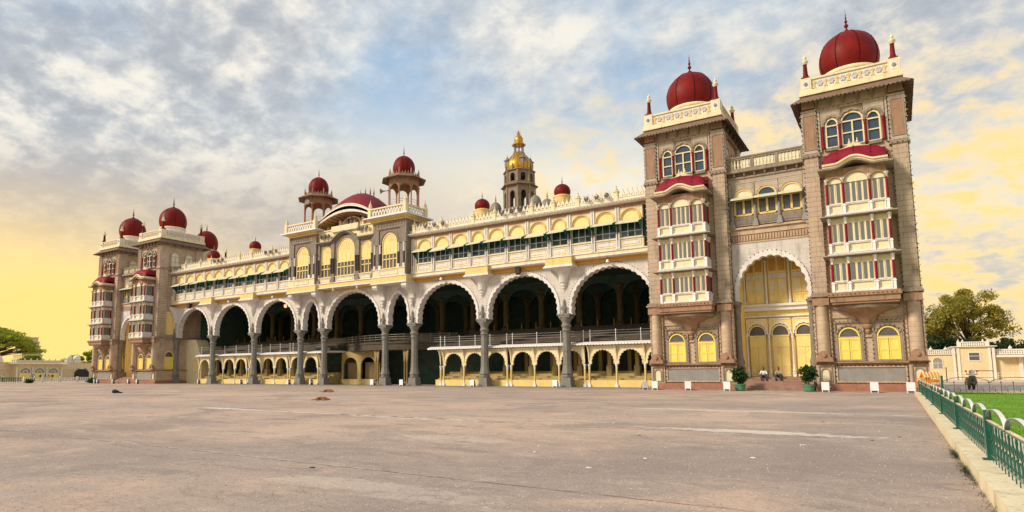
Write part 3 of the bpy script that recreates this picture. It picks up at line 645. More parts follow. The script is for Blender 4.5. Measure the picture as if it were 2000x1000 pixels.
# ================================================================== gatehouses
def awning_mesh(w, out, drop, z):
    m = MB(); a = w/2; m.cur = 0
    m._add([(-a, 0, z), (a, 0, z), (a, -out, z-drop), (-a, -out, z-drop), (a, -out, z-drop-.12), (-a, -out, z-drop-.12)], [(0, 1, 2, 3), (3, 2, 4, 5)])
    m.cur = 1
    m._add([(-a, 0, z-.015), (a, 0, z-.015), (a, -out+.01, z-drop-.015), (-a, -out+.01, z-drop-.015)], [(3, 2, 1, 0)])
    for s in (-1, 1): m._add([(s*a, 0, z-.02), (s*a, 0, z-drop-.75), (s*a, -.10, z-drop-.75), (s*a, -out, z-drop-.1)], [(0, 1, 2, 3)])
    return m
def build_gate(label):
    G = thing('gatehouse', label, 'gatehouse', (0, 0, 0), 0, 'gatehouses between the paired towers')
    F = -2.6; HWg = 3.34
    hw = 2.95; zs = 8.1; rise = 3.0
    inn = cusp(0, hw, zs, rise, 13, .13, 6, .75); outr = ring_outer(0, hw+.28, zs, rise+.40, len(inn), .75)
    m = MB(); m.spandrel([p for p in outr[3:-3]], -HWg, HWg, 12.25, F, F+.9); m.box(-HWg, -hw-.27, F, F+.9, 7.3, zs); m.box(hw+.27, HWg, F, F+.9, 7.3, zs); obj('arch_wall', m, 'wall_white', G)
    m = MB(); m.ring(inn, outr, F-.12, F+.6); ar = obj('scalloped_arch', m, 'white_plaster', G)
    m = MB(); m.bulbs([(x, F-.15, z) for x, z in outr[::3]], .05, .25); o = obj('bulb_string', m, 'bulb', ar); o['kind'] = 'stuff'
    for s in (-1, 1):
        m = MB(); m.box(s*3.12-.24, s*3.12+.24, F-.1, F+1.2, 0, 1.9); m.lathe([(.36, 1.9), (.42, 2.3), (.30, 2.7), (.27, 3.0), (.25, 6.3), (.34, 6.6), (.28, 6.75), (.46, 7.25)], s*3.10, F+.12, 12); m.box(s*3.12-.25, s*3.12+.25, F-.35, F+.8, 7.05, 7.36); obj('gate_column', m, 'dark_stone', G, 40)
    m = MB(); m.box(-HWg, HWg, F-.05, F+.9, 12.25, 12.36); m.box(-HWg, HWg, F-.03, F+.9, 13.0, 13.45); m.box(-HWg, HWg, F-.20, F+.9, 13.45, 13.62); obj('gate_ledge', m, 'sandstone', G)
    m = MB(); m.box(-HWg, HWg, F+.03, F+.9, 12.36, 13.0); cb = obj('carved_band', m, 'brown_stone', G)
    m = MB()
    for i in range(26): x = -3.1+i*.248; m.box(x-.06, x+.06, F-.02, F+.03, 12.46, 12.9)
    obj('flute', m, 'sandstone', cb)
    m = MB(); m.box(-HWg, HWg, F+.25, F+.9, 13.62, 17.9); m.box(-HWg, -3.08, F+.02, F+.3, 13.62, 17.6); m.box(3.08, HWg, F+.02, F+.3, 13.62, 17.6); m.box(-HWg, HWg, F+.02, F+.3, 17.45, 17.85); obj('upper_wall', m, 'grey_stone', G)
    for i, x in enumerate((-2.05, 0, 2.05)):
        m = MB(); m.spandrel(arc(x, .92, 16.25, .78, 14), x-1.0, x+1.0, 17.45, F+.05, F+.28); frame_arch(m, x, .84, 16.25, 16.26, .72, .10, F-.02, F+.05); w = obj('window_surround', m, 'grey_stone', G)
        m = MB(); frame_arch(m, x, .72, 16.25, 16.26, .58, .12, F+.03, F+.2); m.box(x-.88, x-.70, F+.08, F+.28, 14.72, 16.25); m.box(x+.70, x+.88, F+.08, F+.28, 14.72, 16.25); m.box(x-.09, x+.09, F+.08, F+.28, 14.72, 16.25); m.box(x-.7, x+.7, F+.08, F+.28, 14.62, 14.78); m.box(x-.7, x+.7, F+.10, F+.28, 15.95, 16.25); obj('window_frame', m, 'yellow_wall', w)
        m = MB(); m.prism(plate_pts(x, .76, 16.25, 16.26, .62), F+.12, F+.2); obj('tympanum', m, 'glass' if i == 1 else 'pale_panel', w)
        for q in (-.40, .40):
            m = MB(); m.box(x+q-.32, x+q+.32, F+.20, F+.26, 14.75, 16.0); obj('pane', m, 'dull_glass', w)
            m = MB()
            for j in range(5): m.box(x+q-.26+j*.13-.014, x+q-.26+j*.13+.014, F+.13, F+.16, 14.78, 15.95)
            obj('window_bar', m, 'metal_rail', w)
        m = MB(); m.box(x-.98, x+.98, F-.02, F+.3, 13.75, 14.55); obj('sill_panel', m, 'trim_stone', w)
        m = MB(); m.box(x-.80, x+.80, F-.05, F-.02, 13.9, 14.42); obj('carved_panel', m, 'dark_stone', w)
        o = obj('awning', shared('gate_awning', lambda: awning_mesh(2.0, .75, .30, 0), ['awning', 'dark_stone']), None, w, loc=(x, F+.04, 16.30))
    for x in (-3.08, -1.03, 1.03, 3.08):
        m = MB(); m.frustum(x, F-.06, 13.62, 14.25, .26, .22, .15, .14); m.lathe([(.13, 14.25), (.15, 14.5), (.10, 15.7), (.14, 15.9), (.10, 16.0), (.22, 16.3)], x, F-.06, 10); obj('window_column', m, 'plaque', G, 40)
    m = MB(); m.box(-HWg, HWg, F-.10, F+.9, 17.85, 18.0); m.box(-HWg, HWg, F-.45, F+.9, 18.32, 18.52); m.box(-HWg, HWg, F-.34, F+.9, 18.52, 18.66); m.box(-HWg, HWg, F+.1, F+.9, 18.0, 18.32); obj('cornice', m, 'trim_stone', G)
    bk = shared('gate_bracket', lambda: MB().prismx([(.3, 0), (.0, .02), (-.18, .30), (.3, .30)], -.09, .09), 'trim_stone')
    for i in range(7): obj('cornice_bracket', bk, None, G, loc=(-2.7+i*.9, F-.18, 18.01))
    bl = shared('baluster', lambda: MB().lathe([(.10, 0), (.10, .06), (.06, .10), (.12, .28), (.10, .42), (.055, .60), (.09, .68), (.09, .76)], 0, 0, 10), 'pale_panel', 40)
    for x0 in (-2.14, 0, 2.14):
        for j in range(6): obj('baluster', bl, None, G, loc=(x0-.75+j*.30, F-.10, 18.72))
    m = MB(); m.box(-HWg, HWg, F-.26, F+.08, 19.48, 19.62); m.box(-HWg, HWg, F-.32, F+.14, 19.62, 19.74); m.box(-HWg, HWg, F-.24, F+.06, 18.66, 18.72); obj('handrail', m, 'trim_stone', G)
    for x in (-3.2, -1.07, 1.07, 3.2):
        m = MB(); m.box(x-.14, x+.14, F-.25, F+.07, 18.72, 19.48); obj('rail_pier', m, 'trim_stone', G)
    m = MB(); m.box(-HWg, HWg, F+.9, 4.0, 17.5, 17.9); obj('roof_slab', m, 'trim_stone', G)
    # --- yellow inner wall with doors
    B = .5
    m = MB(); m.box(-3.45, 3.45, B+.3, B+.7, 0, 17.4); m.box(-3.45, -3.1, F+.95, B+.3, 0, 12.2); m.box(3.1, 3.45, F+.95, B+.3, 0, 12.2); obj('inner_wall', m, 'gate_yellow', G)
    m = MB(); m.box(-3.1, 3.1, F+.9, B+.3, 12.05, 12.25); obj('gate_ceiling', m, 'dark_stone', G)
    m = MB(); m.box(-3.1, 3.1, B-.10, B+.3, 6.75, 7.1); m.box(-3.1, 3.1, B-.30, B+.3, 7.1, 7.3); m.box(-3.1, 3.1, B+.05, B+.3, 6.2, 6.32); obj('inner_cornice', m, 'white_paint', G)
    for x in (-2.05, 0, 2.05):
        m = MB(); m.box(x-.72, x+.72, B+.10, B+.3, 1.08, 4.55); fm = obj('gate_door', m, 'gate_yellow', G)
        for q in (-1, 1):
            m = MB(); xa, xb = (x-.70, x-.015) if q < 0 else (x+.015, x+.70); m.box(xa, xb, B+.04, B+.10, 1.10, 3.55); 
            m.ring([(xa+.12, 3.05)]+arc((xa+xb)/2, .22, 3.05, .28, 8)+[(xb-.12, 3.05)], [(xa+.06, 3.05)]+arc((xa+xb)/2, .28, 3.05, .34, 8)+[(xb-.06, 3.05)], B+.015, B+.04); recess_frame(m, xa+.08, xb-.08, 1.25, 2.0, .05, B+.015, B+.04)
            lf = obj('door_leaf', m, 'gate_yellow', fm)
        m = MB(); m.box(x-.72, x+.72, B+.03, B+.10, 3.58, 4.50); m.box(x-.76, x+.76, B-.02, B+.1, 4.50, 4.62); obj('transom', m, 'gate_yellow', fm)
        m = MB(); m.prism(plate_pts(x, .68, 4.62, 4.75, .68), B+.10, B+.2); obj('fanlight', m, 'dull_glass', fm)
        m = MB(); frame_arch(m, x, .68, 4.62, 4.75, .66, .12, B+.0, B+.25); obj('fanlight_frame', m, 'gate_yellow', fm)
        m = MB(); i2 = cusp(x, .86, 4.75, .88, 7, .07, 4); m.ring(i2, ring_outer(x, .98, 4.75, 1.02, len(i2)), B-.06, B+.2); obj('arch_moulding', m, 'white_paint', fm)
        m = MB(); m.spandrel(arc(x, .97, 4.75, 1.0, 12), x-1.0, x+1.0, 5.95, B+.01, B+.2); obj('arch_spandrel', m, 'gate_yellow', fm)
        m = MB(); m.box(x-.9, x+.9, B-.04, B+.2, 5.95, 6.05); obj('arch_lintel', m, 'white_paint', fm)
        # upper lights
        m = MB(); m.box(x-.82, x+.82, B+.12, B+.3, 7.3, 11.9); up = obj('upper_bay', m, 'gate_yellow', G)
        m = MB(); m.box(x-.80, x+.80, B+.06, B+.13, 9.52, 9.95); obj('upper_band', m, 'white_plaster', up)
        for q in (-.40, .40):
            m = MB(); m.box(x+q-.30, x+q+.30, B+.09, B+.125, 8.32, 9.35); obj('pane', m, 'pale_panel' , up)
            m = MB(); recess_frame(m, x+q-.38, x+q+.38, 8.24, 9.44, .09, B+.03, B+.12); recess_frame(m, x+q-.36, x+q+.36, 7.42, 8.1, .06, B+.07, B+.12); recess_frame(m, x+q-.38, x+q+.38, 10.1, 11.4, .07, B+.05, B+.12); obj('light_frame', m, 'gate_yellow', up)
            m = MB(); m.box(x+q-.30, x+q+.30, B+.09, B+.122, 10.2, 11.3); obj('pane', m, 'ochre', up)
    for x in (-3.0, -1.03, 1.03, 3.0):
        m = MB(); m.box(x-.15, x+.15, B-.12, B+.2, 1.08, 1.35); m.lathe([(.17, 1.35), (.13, 1.5), (.17, 1.62), (.10, 1.75), (.11, 2.2), (.09, 4.3), (.14, 4.42), (.10, 4.5), (.17, 4.75)], x, B+.0, 12); m.lathe([(.13, 7.3), (.16, 7.5), (.10, 7.75), (.085, 10.9), (.15, 11.1)], x, B+.0, 10); obj('pilaster', m, 'white_paint', G, 40)
    m = MB(); m.box(-3.1, 3.1, -2.0, B+.3, 0, 1.08); m.box(-2.95, 2.95, -2.35, -2.0, 0, 1.075)
    obj('threshold', m, 'step_stone', G)
    for i in range(5):
        m = MB(); m.box(-2.95, 2.95, -2.35-.34*(i+1), -2.35-.34*i+.04, 0, 1.075-.178*(i+1)-.02); m.box(-2.98, 2.98, -2.37-.34*(i+1), -2.35-.34*i+.04, 1.075-.178*(i+1)-.02, 1.075-.178*(i+1)+.03); obj('step', m, 'step_stone', G)
    # carved lamp in the crown of the arch
    return G
g1 = build_gate('yellow-doored gatehouse with scalloped white arch and steps between the two right towers'); g1.location = (49.29, 0, 0); g1.scale = (.884, 1, 1)
g2 = copy_tree(g1, loc=(-49.29, 0, 0), label='distant gatehouse with yellow door squeezed between the two left towers')

# ================================================================== arcaded hall
H = thing('palace_hall', 'long palace hall with scalloped white arches, granite columns and yellow upper gallery with awnings', 'palace', (0, 0, 0)); H.scale = (.906, 1, 1)
cw, cn, cc = 10.905, 5.075, 11.776
COLX = [cc/2, cc/2+cn, cc/2+cn+cw, cc/2+cn+2*cw, cc/2+cn+3*cw]
def hall_column(x, end=False):
    m = MB(); m.box(-.80, .80, -.74, .74, 0, .22); m.frustum(0, 0, .22, .95, .70, .66, .66, .62); c = obj('column_base', m, 'granite', None)
    c.name = 'column'; c.parent = H; c.location = (x, 0, .05); c.scale = (.86, .80, 1)
    m = MB(); a8 = PI/8
    m.lathe([(.70, .95), (.76, 1.08), (.66, 1.2), (.78, 1.35), (.74, 1.5), (.64, 1.75), (.59, 2.05), (.555, 2.3), (.60, 2.36), (.555, 2.42), (.54, 3.6), (.575, 3.66), (.53, 3.72), (.50, 5.6)], 0, 0, 8, a8); obj('shaft', m, 'granite', c, 25)
    m = MB(); m.lathe([(.50, 5.6), (.60, 5.7), (.52, 5.82), (.52, 6.0), (.63, 6.12), (.65, 6.25), (.53, 6.38), (.56, 6.6), (.68, 6.78), (.76, 6.95), (.76, 7.05)], 0, 0, 16, a8); m.box(-.78, .78, -.78, .78, 7.05, 7.24); m.box(-.88, .88, -.85, .85, 7.24, 7.42)
    for s in (-1, 1): m.prism([(s*.45, 6.6), (s*.92, 7.0), (s*.98, 7.20), (s*.45, 7.24)], -.22, .22)
    obj('capital', m, 'granite', c, 30)
    m = MB(); m.lathe([(.24, 7.42), (.28, 7.55), (.20, 7.7), (.26, 8.0), (.22, 8.25), (.14, 8.38), (.17, 8.52), (.15, 8.68), (.06, 8.82), (.04, 9.0)], 0, -.58, 10, 0, .8)
    for s in (-1, 1): m.tube([(s*.22, -.6, 8.2), (s*.33, -.72, 7.95), (s*.16, -.8, 7.8)], .06, 6)
    obj('bracket_figure', m, 'granite', c, 40)
    return c
col0 = None
for s in (-1, 1):
    for x in COLX:
        if col0 is None: col0 = hall_column(s*x)
        else:
            c = copy_tree(col0, loc=(s*x, 0, .05))
# arches: (centre, half width, lobes, apex)
def hall_arch(cx, half, hw, lobes, apex):
    zs = 8.05; rise = apex-zs; dep = .135
    inn = cusp(cx, hw, zs, rise, lobes, dep, 5, .66); outr = ring_outer(cx, hw+.29, zs, rise+.38, len(inn), .66)
    m = MB(); m.spandrel(outr[3:-3], cx-half, cx+half, 12.62, 0-.35, .55); m.box(cx-half, cx-hw-.28, -.35, .55, 7.48, zs); m.box(cx+hw+.28, cx+half, -.35, .55, 7.48, zs); aw = obj('arch_wall', m, 'wall_white', H)
    m = MB(); m.ring(inn, outr, -.42, .5); obj('scalloped_arch', m, 'white_plaster', aw)
    m = MB(); m.bulbs([(x, -.45, z) for x, z in outr[::2]], .05, .2); o = obj('bulb_string', m, 'bulb', aw); o['kind'] = 'stuff'
hall_arch(0, cc/2-.002, 5.02, 19, 12.0)
for s in (-1, 1):
    hall_arch(s*(cc/2+cn/2), cn/2-.002, 1.74, 9, 11.25)
    for k in range(3): hall_arch(s*(cc/2+cn+cw*(k+.5)), cw/2-.002, 4.62, 19, 11.9)

# --- gallery floor and corbels
def seg(x0, x1, s): return (min(s*x0, s*x1), max(s*x0, s*x1))
for s in (-1, 1):
    a, b = seg(11.35, 44.1, s)
    m = MB(); m.box(a, b, -.55, .6, 12.30, 12.62); m.box(a, b, -.75, .6, 12.622, 12.72); obj('soffit_band', m, 'ochre', H)
    m = MB(); m.box(a, b, -1.22, .6, 12.72, 12.80); m.box(a, b, -1.32, .6, 12.80, 12.88); obj('white_moulding', m, 'white_plaster', H)
    m = MB(); m.box(a, b, -1.20, .6, 12.88, 13.20); obj('gallery_fascia', m, 'cream', H)
    m = MB(); m.box(a, b, -1.30, .6, 13.20, 13.30); obj('gallery_ledge', m, 'white_plaster', H)
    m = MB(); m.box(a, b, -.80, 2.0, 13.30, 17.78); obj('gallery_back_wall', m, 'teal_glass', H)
def corbel(x, big=True):
    m = MB(); m.box(x-1.62, x+1.62, -1.62, -.3, 12.34, 13.19); bl = obj('corbel_block', m, 'yellow_wall', H)
    m = MB(); m.box(x-1.70, x+1.70, -1.70, -.3, 13.10, 13.2); m.box(x-1.72, x+1.72, -1.72, -.3, 12.22, 12.34); m.box(x-1.80, x+1.80, -1.80, -.3, 12.10, 12.22); obj('corbel_plate', m, 'white_plaster', bl)
    m = MB(); m.lathe([(.05, 9.75), (.10, 9.85), (.06, 9.92), (.20, 10.02), (.26, 10.14), (.16, 10.24), (.34, 10.34), (.38, 10.46), (.30, 10.54), (.48, 10.66), (.56, 11.1), (.70, 11.5), (.98, 11.9), (1.30, 12.06), (1.36, 12.11)], x, -.36, 16, PI/16, .95); obj('corbel_pendant', m, 'white_plaster', bl, 35)
for s in (-1, 1):
    for x in COLX[2:4]: corbel(s*x)
    # scroll bracket at the hall's end
    x = s*43.3; m = MB(); m.prismx([(-.35, 9.6), (-.62, 9.7), (-.70, 10.2), (-.9, 10.9), (-1.3, 11.6), (-1.55, 12.0), (-1.55, 12.3), (-.35, 12.3)], x-.3, x+.3); obj('end_bracket', m, 'white_plaster', H)

# --- gallery windows
aw_w = shared('awning_wide', lambda: awning_mesh(2.46, 1.05, .50, 0), ['awning', 'teal']); aw_n = shared('awning_narrow', lambda: awning_mesh(2.10, 1.05, .50, 0), ['awning', 'teal'])
Fg = -1.12
def gallery_window(x, hw, narrow):
    m = MB(); m.spandrel(arc(x, hw-.10, 16.14, 1.02, 14), x-hw-.10, x+hw+.10, 17.36, Fg-.06, Fg+.3); w = obj('gallery_window', m, 'cream', H)
    m = MB(); frame_arch(m, x, hw-.10, 16.08, 16.14, 1.02, .08, Fg-.13, Fg-.06); frame_arch(m, x, hw-.26, 16.08, 16.14, .86, .04, Fg-.06, Fg+.03); obj('arch_moulding', m, 'fleur_gold', w)
    m = MB(); m.prism(plate_pts(x, hw-.08, 16.0, 16.14, 1.03), Fg+.02, Fg+.2); obj('tympanum', m, 'panel_yellow', w)
    m = MB(); m.box(x-hw-.12, x+hw+.12, Fg-.02, Fg+.3, 13.30, 14.26); m.box(x-hw-.1, x+hw+.1, Fg-.14, Fg+.3, 14.26, 14.36); m.box(x-hw-.1, x+hw+.1, Fg-.09, Fg+.3, 13.30, 13.42); dd = obj('dado', m, 'cream', w)
    m = MB(); recess_frame(m, x-hw+.10, x+hw-.10, 13.52, 14.14, .06, Fg-.07, Fg-.02); m.box(x-hw+.35, x+hw-.35, Fg-.06, Fg-.02, 13.70, 13.98); obj('dado_moulding', m, 'white_plaster', dd)
    m = MB(); n = 2 if narrow else 3
    for i in range(n+1): xx = x-hw+.05+(2*hw-.1)*i/n; m.box(xx-.03, xx+.03, Fg+.10, Fg+.18, 14.36, 16.05)
    m.box(x-hw, x+hw, Fg+.11, Fg+.17, 14.98, 15.03); m.box(x-hw, x+hw, Fg+.10, Fg+.18, 14.36, 14.46); m.box(x-hw, x+hw, Fg+.10, Fg+.18, 15.98, 16.06); obj('window_frame', m, 'white_paint', w)
    for i in range(n):
        xa = x-hw+.05+(2*hw-.1)*i/n
        for za, zb, gm in ((14.46, 14.98, random.choice(['glass', 'grey_pane', 'teal_glass'])), (15.03, 15.98, 'teal_glass')): obj('pane', MB().box(xa+.03, xa+(2*hw-.1)/n-.03, Fg+.13, Fg+.15, za, zb), gm, w)
    o = obj('awning', aw_n if narrow else aw_w, None, w, loc=(x, Fg-.07, random.uniform(16.06, 16.14))); o.rotation_euler = (random.uniform(-.10, .12), random.uniform(-.03, .03), 0)
    m = MB()
    for q in (-1, 1): m.tube([(x+q*(hw-.05), Fg-.05, 14.9), (x+q*(hw-.02), Fg-1.05, 15.66)], .02, 5)
    obj('awning_arm', m, 'black', w)
WX = []
for k in range(3):
    c0 = cc/2+cn+cw*(k+.5)
    for d in (-2.80, 0, 2.80): WX.append((c0+d, 1.19, False))
for x in COLX[2:4]: WX.append((x, 1.02, True))
for s in (-1, 1):
    for x, hw, nr in WX: gallery_window(s*x, hw, nr)
    xs = sorted(WX); P_ = []
    for (xa, ha, na), (xb, hb, nb) in zip(xs, xs[1:]): P_.append(((xa+ha+xb-hb)/2, na or nb))
    for x, wide in P_+[(11.75, False), (43.3, False)]:
        x *= s
        m = MB()
        for q in (-.13, .13): m.box(x+q-.075, x+q+.075, Fg-.20, Fg+.02, 13.3, 17.4); m.box(x+q-.10, x+q+.10, Fg-.24, Fg+.02, 13.3, 13.5); m.box(x+q-.10, x+q+.10, Fg-.24, Fg+.02, 16.0, 16.15)
        m.box(x-.20, x+.20, Fg-.10, Fg+.2, 13.3, 17.38)
        pl = obj('pilaster', m, 'white_plaster', H)
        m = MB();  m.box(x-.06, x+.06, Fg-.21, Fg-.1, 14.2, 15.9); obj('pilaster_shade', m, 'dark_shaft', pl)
    a, b = seg(11.35, 12.2, s); m = MB(); m.box(a, b, Fg-.03, Fg+.3, 13.3, 17.36); obj('end_wall', m, 'cream', H)
    a, b = seg(42.95, 44.1, s); m = MB(); m.box(a, b, Fg-.03, Fg+.3, 13.3, 17.36); obj('end_wall', m, 'cream', H)
    a, b = seg(11.35, 44.1, s)
    m = MB(); m.box(a, b, Fg-.16, Fg+.4, 17.36, 17.48); m.box(a, b, Fg-.08, Fg+.4, 17.48, 17.70); obj('entablature', m, 'brown_stone', H)
    m = MB(); m.prismx([(Fg-.2, 17.70), (Fg-.72, 17.78), (Fg-.80, 17.92), (Fg+.6, 18.06), (Fg+.6, 17.70)], a, b); obj('gallery_eave', m, 'white_plaster', H)
    m = MB(); m.bulbs([(a, Fg-.8, 17.80), (b, Fg-.8, 17.80)], .04, .4); o = obj('bulb_string', m, 'bulb', H); o['kind'] = 'stuff'
    # parapet with merlons and pinnacles
    m = MB(); m.box(a, b, Fg-.28, Fg+.0, 18.0, 18.30); m.box(a, b, Fg-.33, Fg+.05, 18.30, 18.36); obj('parapet_base', m, 'pale_cream', H)
    def merlon():
        q = MB(); q.ring([(-.20, 0), (-.10, 0), (-.10, .16), (0, .24), (.10, .16), (.10, 0), (.20, 0)], [(-.22, 0.01), (-.21, .28), (-.15, .40), (0, .70), (.15, .40), (.21, .28), (.22, 0.01)], -.08, .08); q.lathe([(.05, .62), (.08, .70), (.04, .76), (.02, .86)], 0, 0, 6); return q
    me = shared('merlon', merlon, 'pale_cream')
    pins = [12.0, 16.4]+[COLX[2]-.6, COLX[2]+.9+1.6, 29.4]+[COLX[3]-.6, COLX[3]+2.4, 39.6, 43.4]
    n = int((44.0-11.6)/.50)
    for i in range(n):
        x = 11.85+i*.50
        if min(abs(x-p) for p in pins) < .30: continue
        obj('merlon', me, None, H, loc=(s*x, Fg-.14, 18.36))
    pin = shared('pinnacle', lambda: MB().box(-.22, .22, -.22, .22, -.36, .55).box(-.28, .28, -.28, .28, .55, .66).lathe([(.20, .66), (.24, .78), (.14, .92), (.06, 1.02), (.10, 1.12), (.03, 1.22), (.015, 1.5)], 0, 0, 8), 'cream', 40)
    for p in pins: obj('pinnacle', pin, None, H, loc=(s*p, Fg-.14, 18.36))

# --- roof over hall
m = MB(); m.box(-44, 44, -.7, 30, 17.72, 17.98); obj('roof', m, 'trim_stone', H)
# --- dark interior behind the arches
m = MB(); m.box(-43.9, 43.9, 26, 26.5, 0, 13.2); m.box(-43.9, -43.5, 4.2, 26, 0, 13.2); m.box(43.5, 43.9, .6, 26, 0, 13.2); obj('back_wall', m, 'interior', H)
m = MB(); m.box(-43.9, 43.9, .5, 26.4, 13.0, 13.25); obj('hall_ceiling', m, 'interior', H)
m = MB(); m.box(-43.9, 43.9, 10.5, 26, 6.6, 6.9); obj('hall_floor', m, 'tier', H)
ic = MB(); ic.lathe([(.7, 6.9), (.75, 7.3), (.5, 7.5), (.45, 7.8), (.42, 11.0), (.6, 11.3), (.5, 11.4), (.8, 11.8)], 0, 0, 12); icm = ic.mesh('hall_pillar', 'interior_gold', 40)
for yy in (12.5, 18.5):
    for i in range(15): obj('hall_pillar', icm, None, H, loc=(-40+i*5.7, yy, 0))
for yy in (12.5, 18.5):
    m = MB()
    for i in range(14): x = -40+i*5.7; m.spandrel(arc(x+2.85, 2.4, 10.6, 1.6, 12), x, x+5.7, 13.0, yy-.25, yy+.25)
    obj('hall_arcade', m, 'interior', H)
# --- seating stands behind the columns
bench = lambda a, b: None
for s in (-1, 1):
    x0, x1 = (13.6 if s > 0 else 7.4), (43.4 if s > 0 else 38.6)
    a, b = seg(x0, x1, s)
    m = MB(); m.box(a, b, 1.142, 1.5, .05, .70); m.box(a, b, 1.5, 2.3, .05, .9); m.box(a, b, 2.3, 3.1, .05, 1.15); m.box(a, b, 3.1, 3.9, .05, 1.4); m.box(a, b, 3.9, 4.7, .05, 1.65); sd_ = obj('seating_step', m, 'shaded_yellow', H)
    m = MB(); m.box(a, b, .99, 1.14, .05, .745); obj('stand_parapet', m, 'yellow_wall', H)
    m = MB(); m.box(a, b, 8.2, 8.4, 0, 4.4); obj('stand_back_wall', m, 'interior', H)
    m = MB(); m.prismx([(.45, 4.24), (.45, 4.40), (1.1, 4.60), (9.6, 4.70), (9.6, 4.50), (1.3, 4.36)], a-.9*(s > 0), b+.9*(s < 0)); obj('stand_roof', m, 'white_paint', H)
    m = MB(); m.bulbs([(a-.6, .42, 4.28), (b+.3, .42, 4.28)], .045, .35); o = obj('bulb_string', m, 'bulb', H); o['kind'] = 'stuff'
    for k in range(6):
        m = MB(); m.box(a-.5, b+.5, 1.9+k*1.4, 3.3+k*1.4+.01, 4.71, 5.0+k*.36); obj('tier', m, 'tier', H)
    m = MB(); rl = [4.95, 5.2, 5.45, 5.7]
    for z in rl[1:]: m.tube([(a-.5, 1.25, z), (b+.3, 1.25, z)], .018, 5)
    obj('rail', m, 'metal_rail', H)
    rp = shared('rail_post', lambda: MB().tube([(0, 0, 4.6), (0, 0, 5.72)], .04, 6).lathe([(.05, 5.7), (.07, 5.78), (.03, 5.84)], 0, 0, 6), 'white_paint')
    for x in (14.2, 14.9, 17.2, 19.6, 21.8, 24.2, 25.0, 28.3, 31.4, 34.2, 35.0, 38.0, 40.8):
        if x < x1: obj('rail_post', rp, None, H, loc=(s*x, 1.25, 0))
    bp_ = shared('brass_post', lambda: MB().lathe([(.09, 0), (.05, .06), (.05, .75), (.08, .82), (.03, .9)], 0, 0, 8), 'gold')
    for i in range(13): obj('barrier_post', bp_, None, H, loc=(s*(14.5+i*2.2), 9.8, 6.8))
    # little arcade
    pil = [14.45, 14.95, 18.1, 21.25, 24.40, 24.95, 28.1, 31.25, 34.40, 34.95, 38.1, 41.25]
    pil = ([] if s > 0 else [7.75, 8.25, 11.4])+[p for p in pil if p < x1]+([44.0] if s > 0 else [])
    pm = shared('arcade_pillar', lambda: MB().box(-.17, .17, -.17, .17, .05, .3).lathe([(.15, .3), (.11, .5), (.11, .62)], 0, 0, 10), 'white_paint', 40)
    ps = shared('arcade_shaft', lambda: MB().lathe([(.115, .6), (.115, 1.9)], 0, 0, 10), 'yellow_wall', 40)
    pc = shared('arcade_cap', lambda: MB().lathe([(.12, 1.88), (.12, 2.1), (.17, 2.2), (.15, 2.26), (.18, 2.36)], 0, 0, 10), 'white_paint', 40)
    for p in pil:
        c = obj('arcade_pillar', pm, None, H, loc=(s*p, 1.0, 0)); obj('shaft', ps, None, c); obj('capital', pc, None, c)
        m = MB(); m.prismx([(1.0-.06, 2.5), (.82, 3.4), (.62, 3.9), (.40, 4.15), (.94, 4.15)], s*p-.07, s*p+.07); obj('eave_strut', m, 'cream', c).location = (-s*p, -1.0, 0)
    for p, q in zip(pil, pil[1:]):
        if q-p < 1: continue
        hw = (q-p)/2-.26; cx = s*(p+q)/2; z_ = 2.55; inn = cusp(cx, hw, z_, 1.25, 11, .09, 4, .2); ou = ring_outer(cx, hw+.1, z_, 1.36, len(inn), .2)
        m = MB(); m.ring(inn, ou, .93, 1.09); m.spandrel(ou[3:-3], cx-(q-p)/2, cx+(q-p)/2, 4.2, .95, 1.08); m.box(cx-(q-p)/2, cx-hw-.09, .95, 1.08, 2.36, z_); m.box(cx+hw+.09, cx+(q-p)/2, .95, 1.08, 2.36, z_); obj('stand_arch', m, 'cream', H)
    for x in [x for x in (16.4, 19.6, 22.8, 26.4, 29.6, 32.8, 36.4, 39.6) if x < x1]:
        m = MB(); m.box(s*x-.3, s*x+.3, 2.9, 3.5, .9, 2.2); m.box(s*x-.19, s*x+.19, 3.0, 3.4, 2.2, 4.4); obj('inner_pillar', m, 'shaded_yellow', H)
        m = MB(); m.box(s*(x+1.2)-.22, s*(x+1.2)+.22, 6.0, 6.4, 1.4, 4.4); obj('inner_pillar', m, 'shaded_yellow', H)
    m = MB()
    for i in range(int((x1-x0)/.35)): xx = s*(x0+.2+i*.35); m.box(xx-.02, xx+.02, 6.9, 6.94, 1.6, 2.7)
    m.box(a, b, 6.88, 6.96, 2.7, 2.76); obj('inner_railing', m, 'fence_dark', H)
# cream end wall of the far stand
m = MB(); m.prism([(-46.2, .02), (-39.0, .02), (-39.0, 4.5), (-39.6, 4.7), (-40.0, 5.6), (-40.8, 6.9), (-41.4, 7.15), (-46.2, 7.15)], 1.9, 4.0); ew = obj('stand_end_wall', m, 'cream', H)
m = MB(); recess_frame(m, -41.6, -39.7, 1.8, 3.75, .12, 1.84, 1.9); obj('shutter_frame', m, 'yellow_wall', ew)
m = MB(); m.box(-41.48, -40.67, 1.86, 1.9, 1.92, 3.63); m.box(-40.63, -39.82, 1.86, 1.9, 1.92, 3.63); obj('shutter', m, 'panel_yellow', ew)
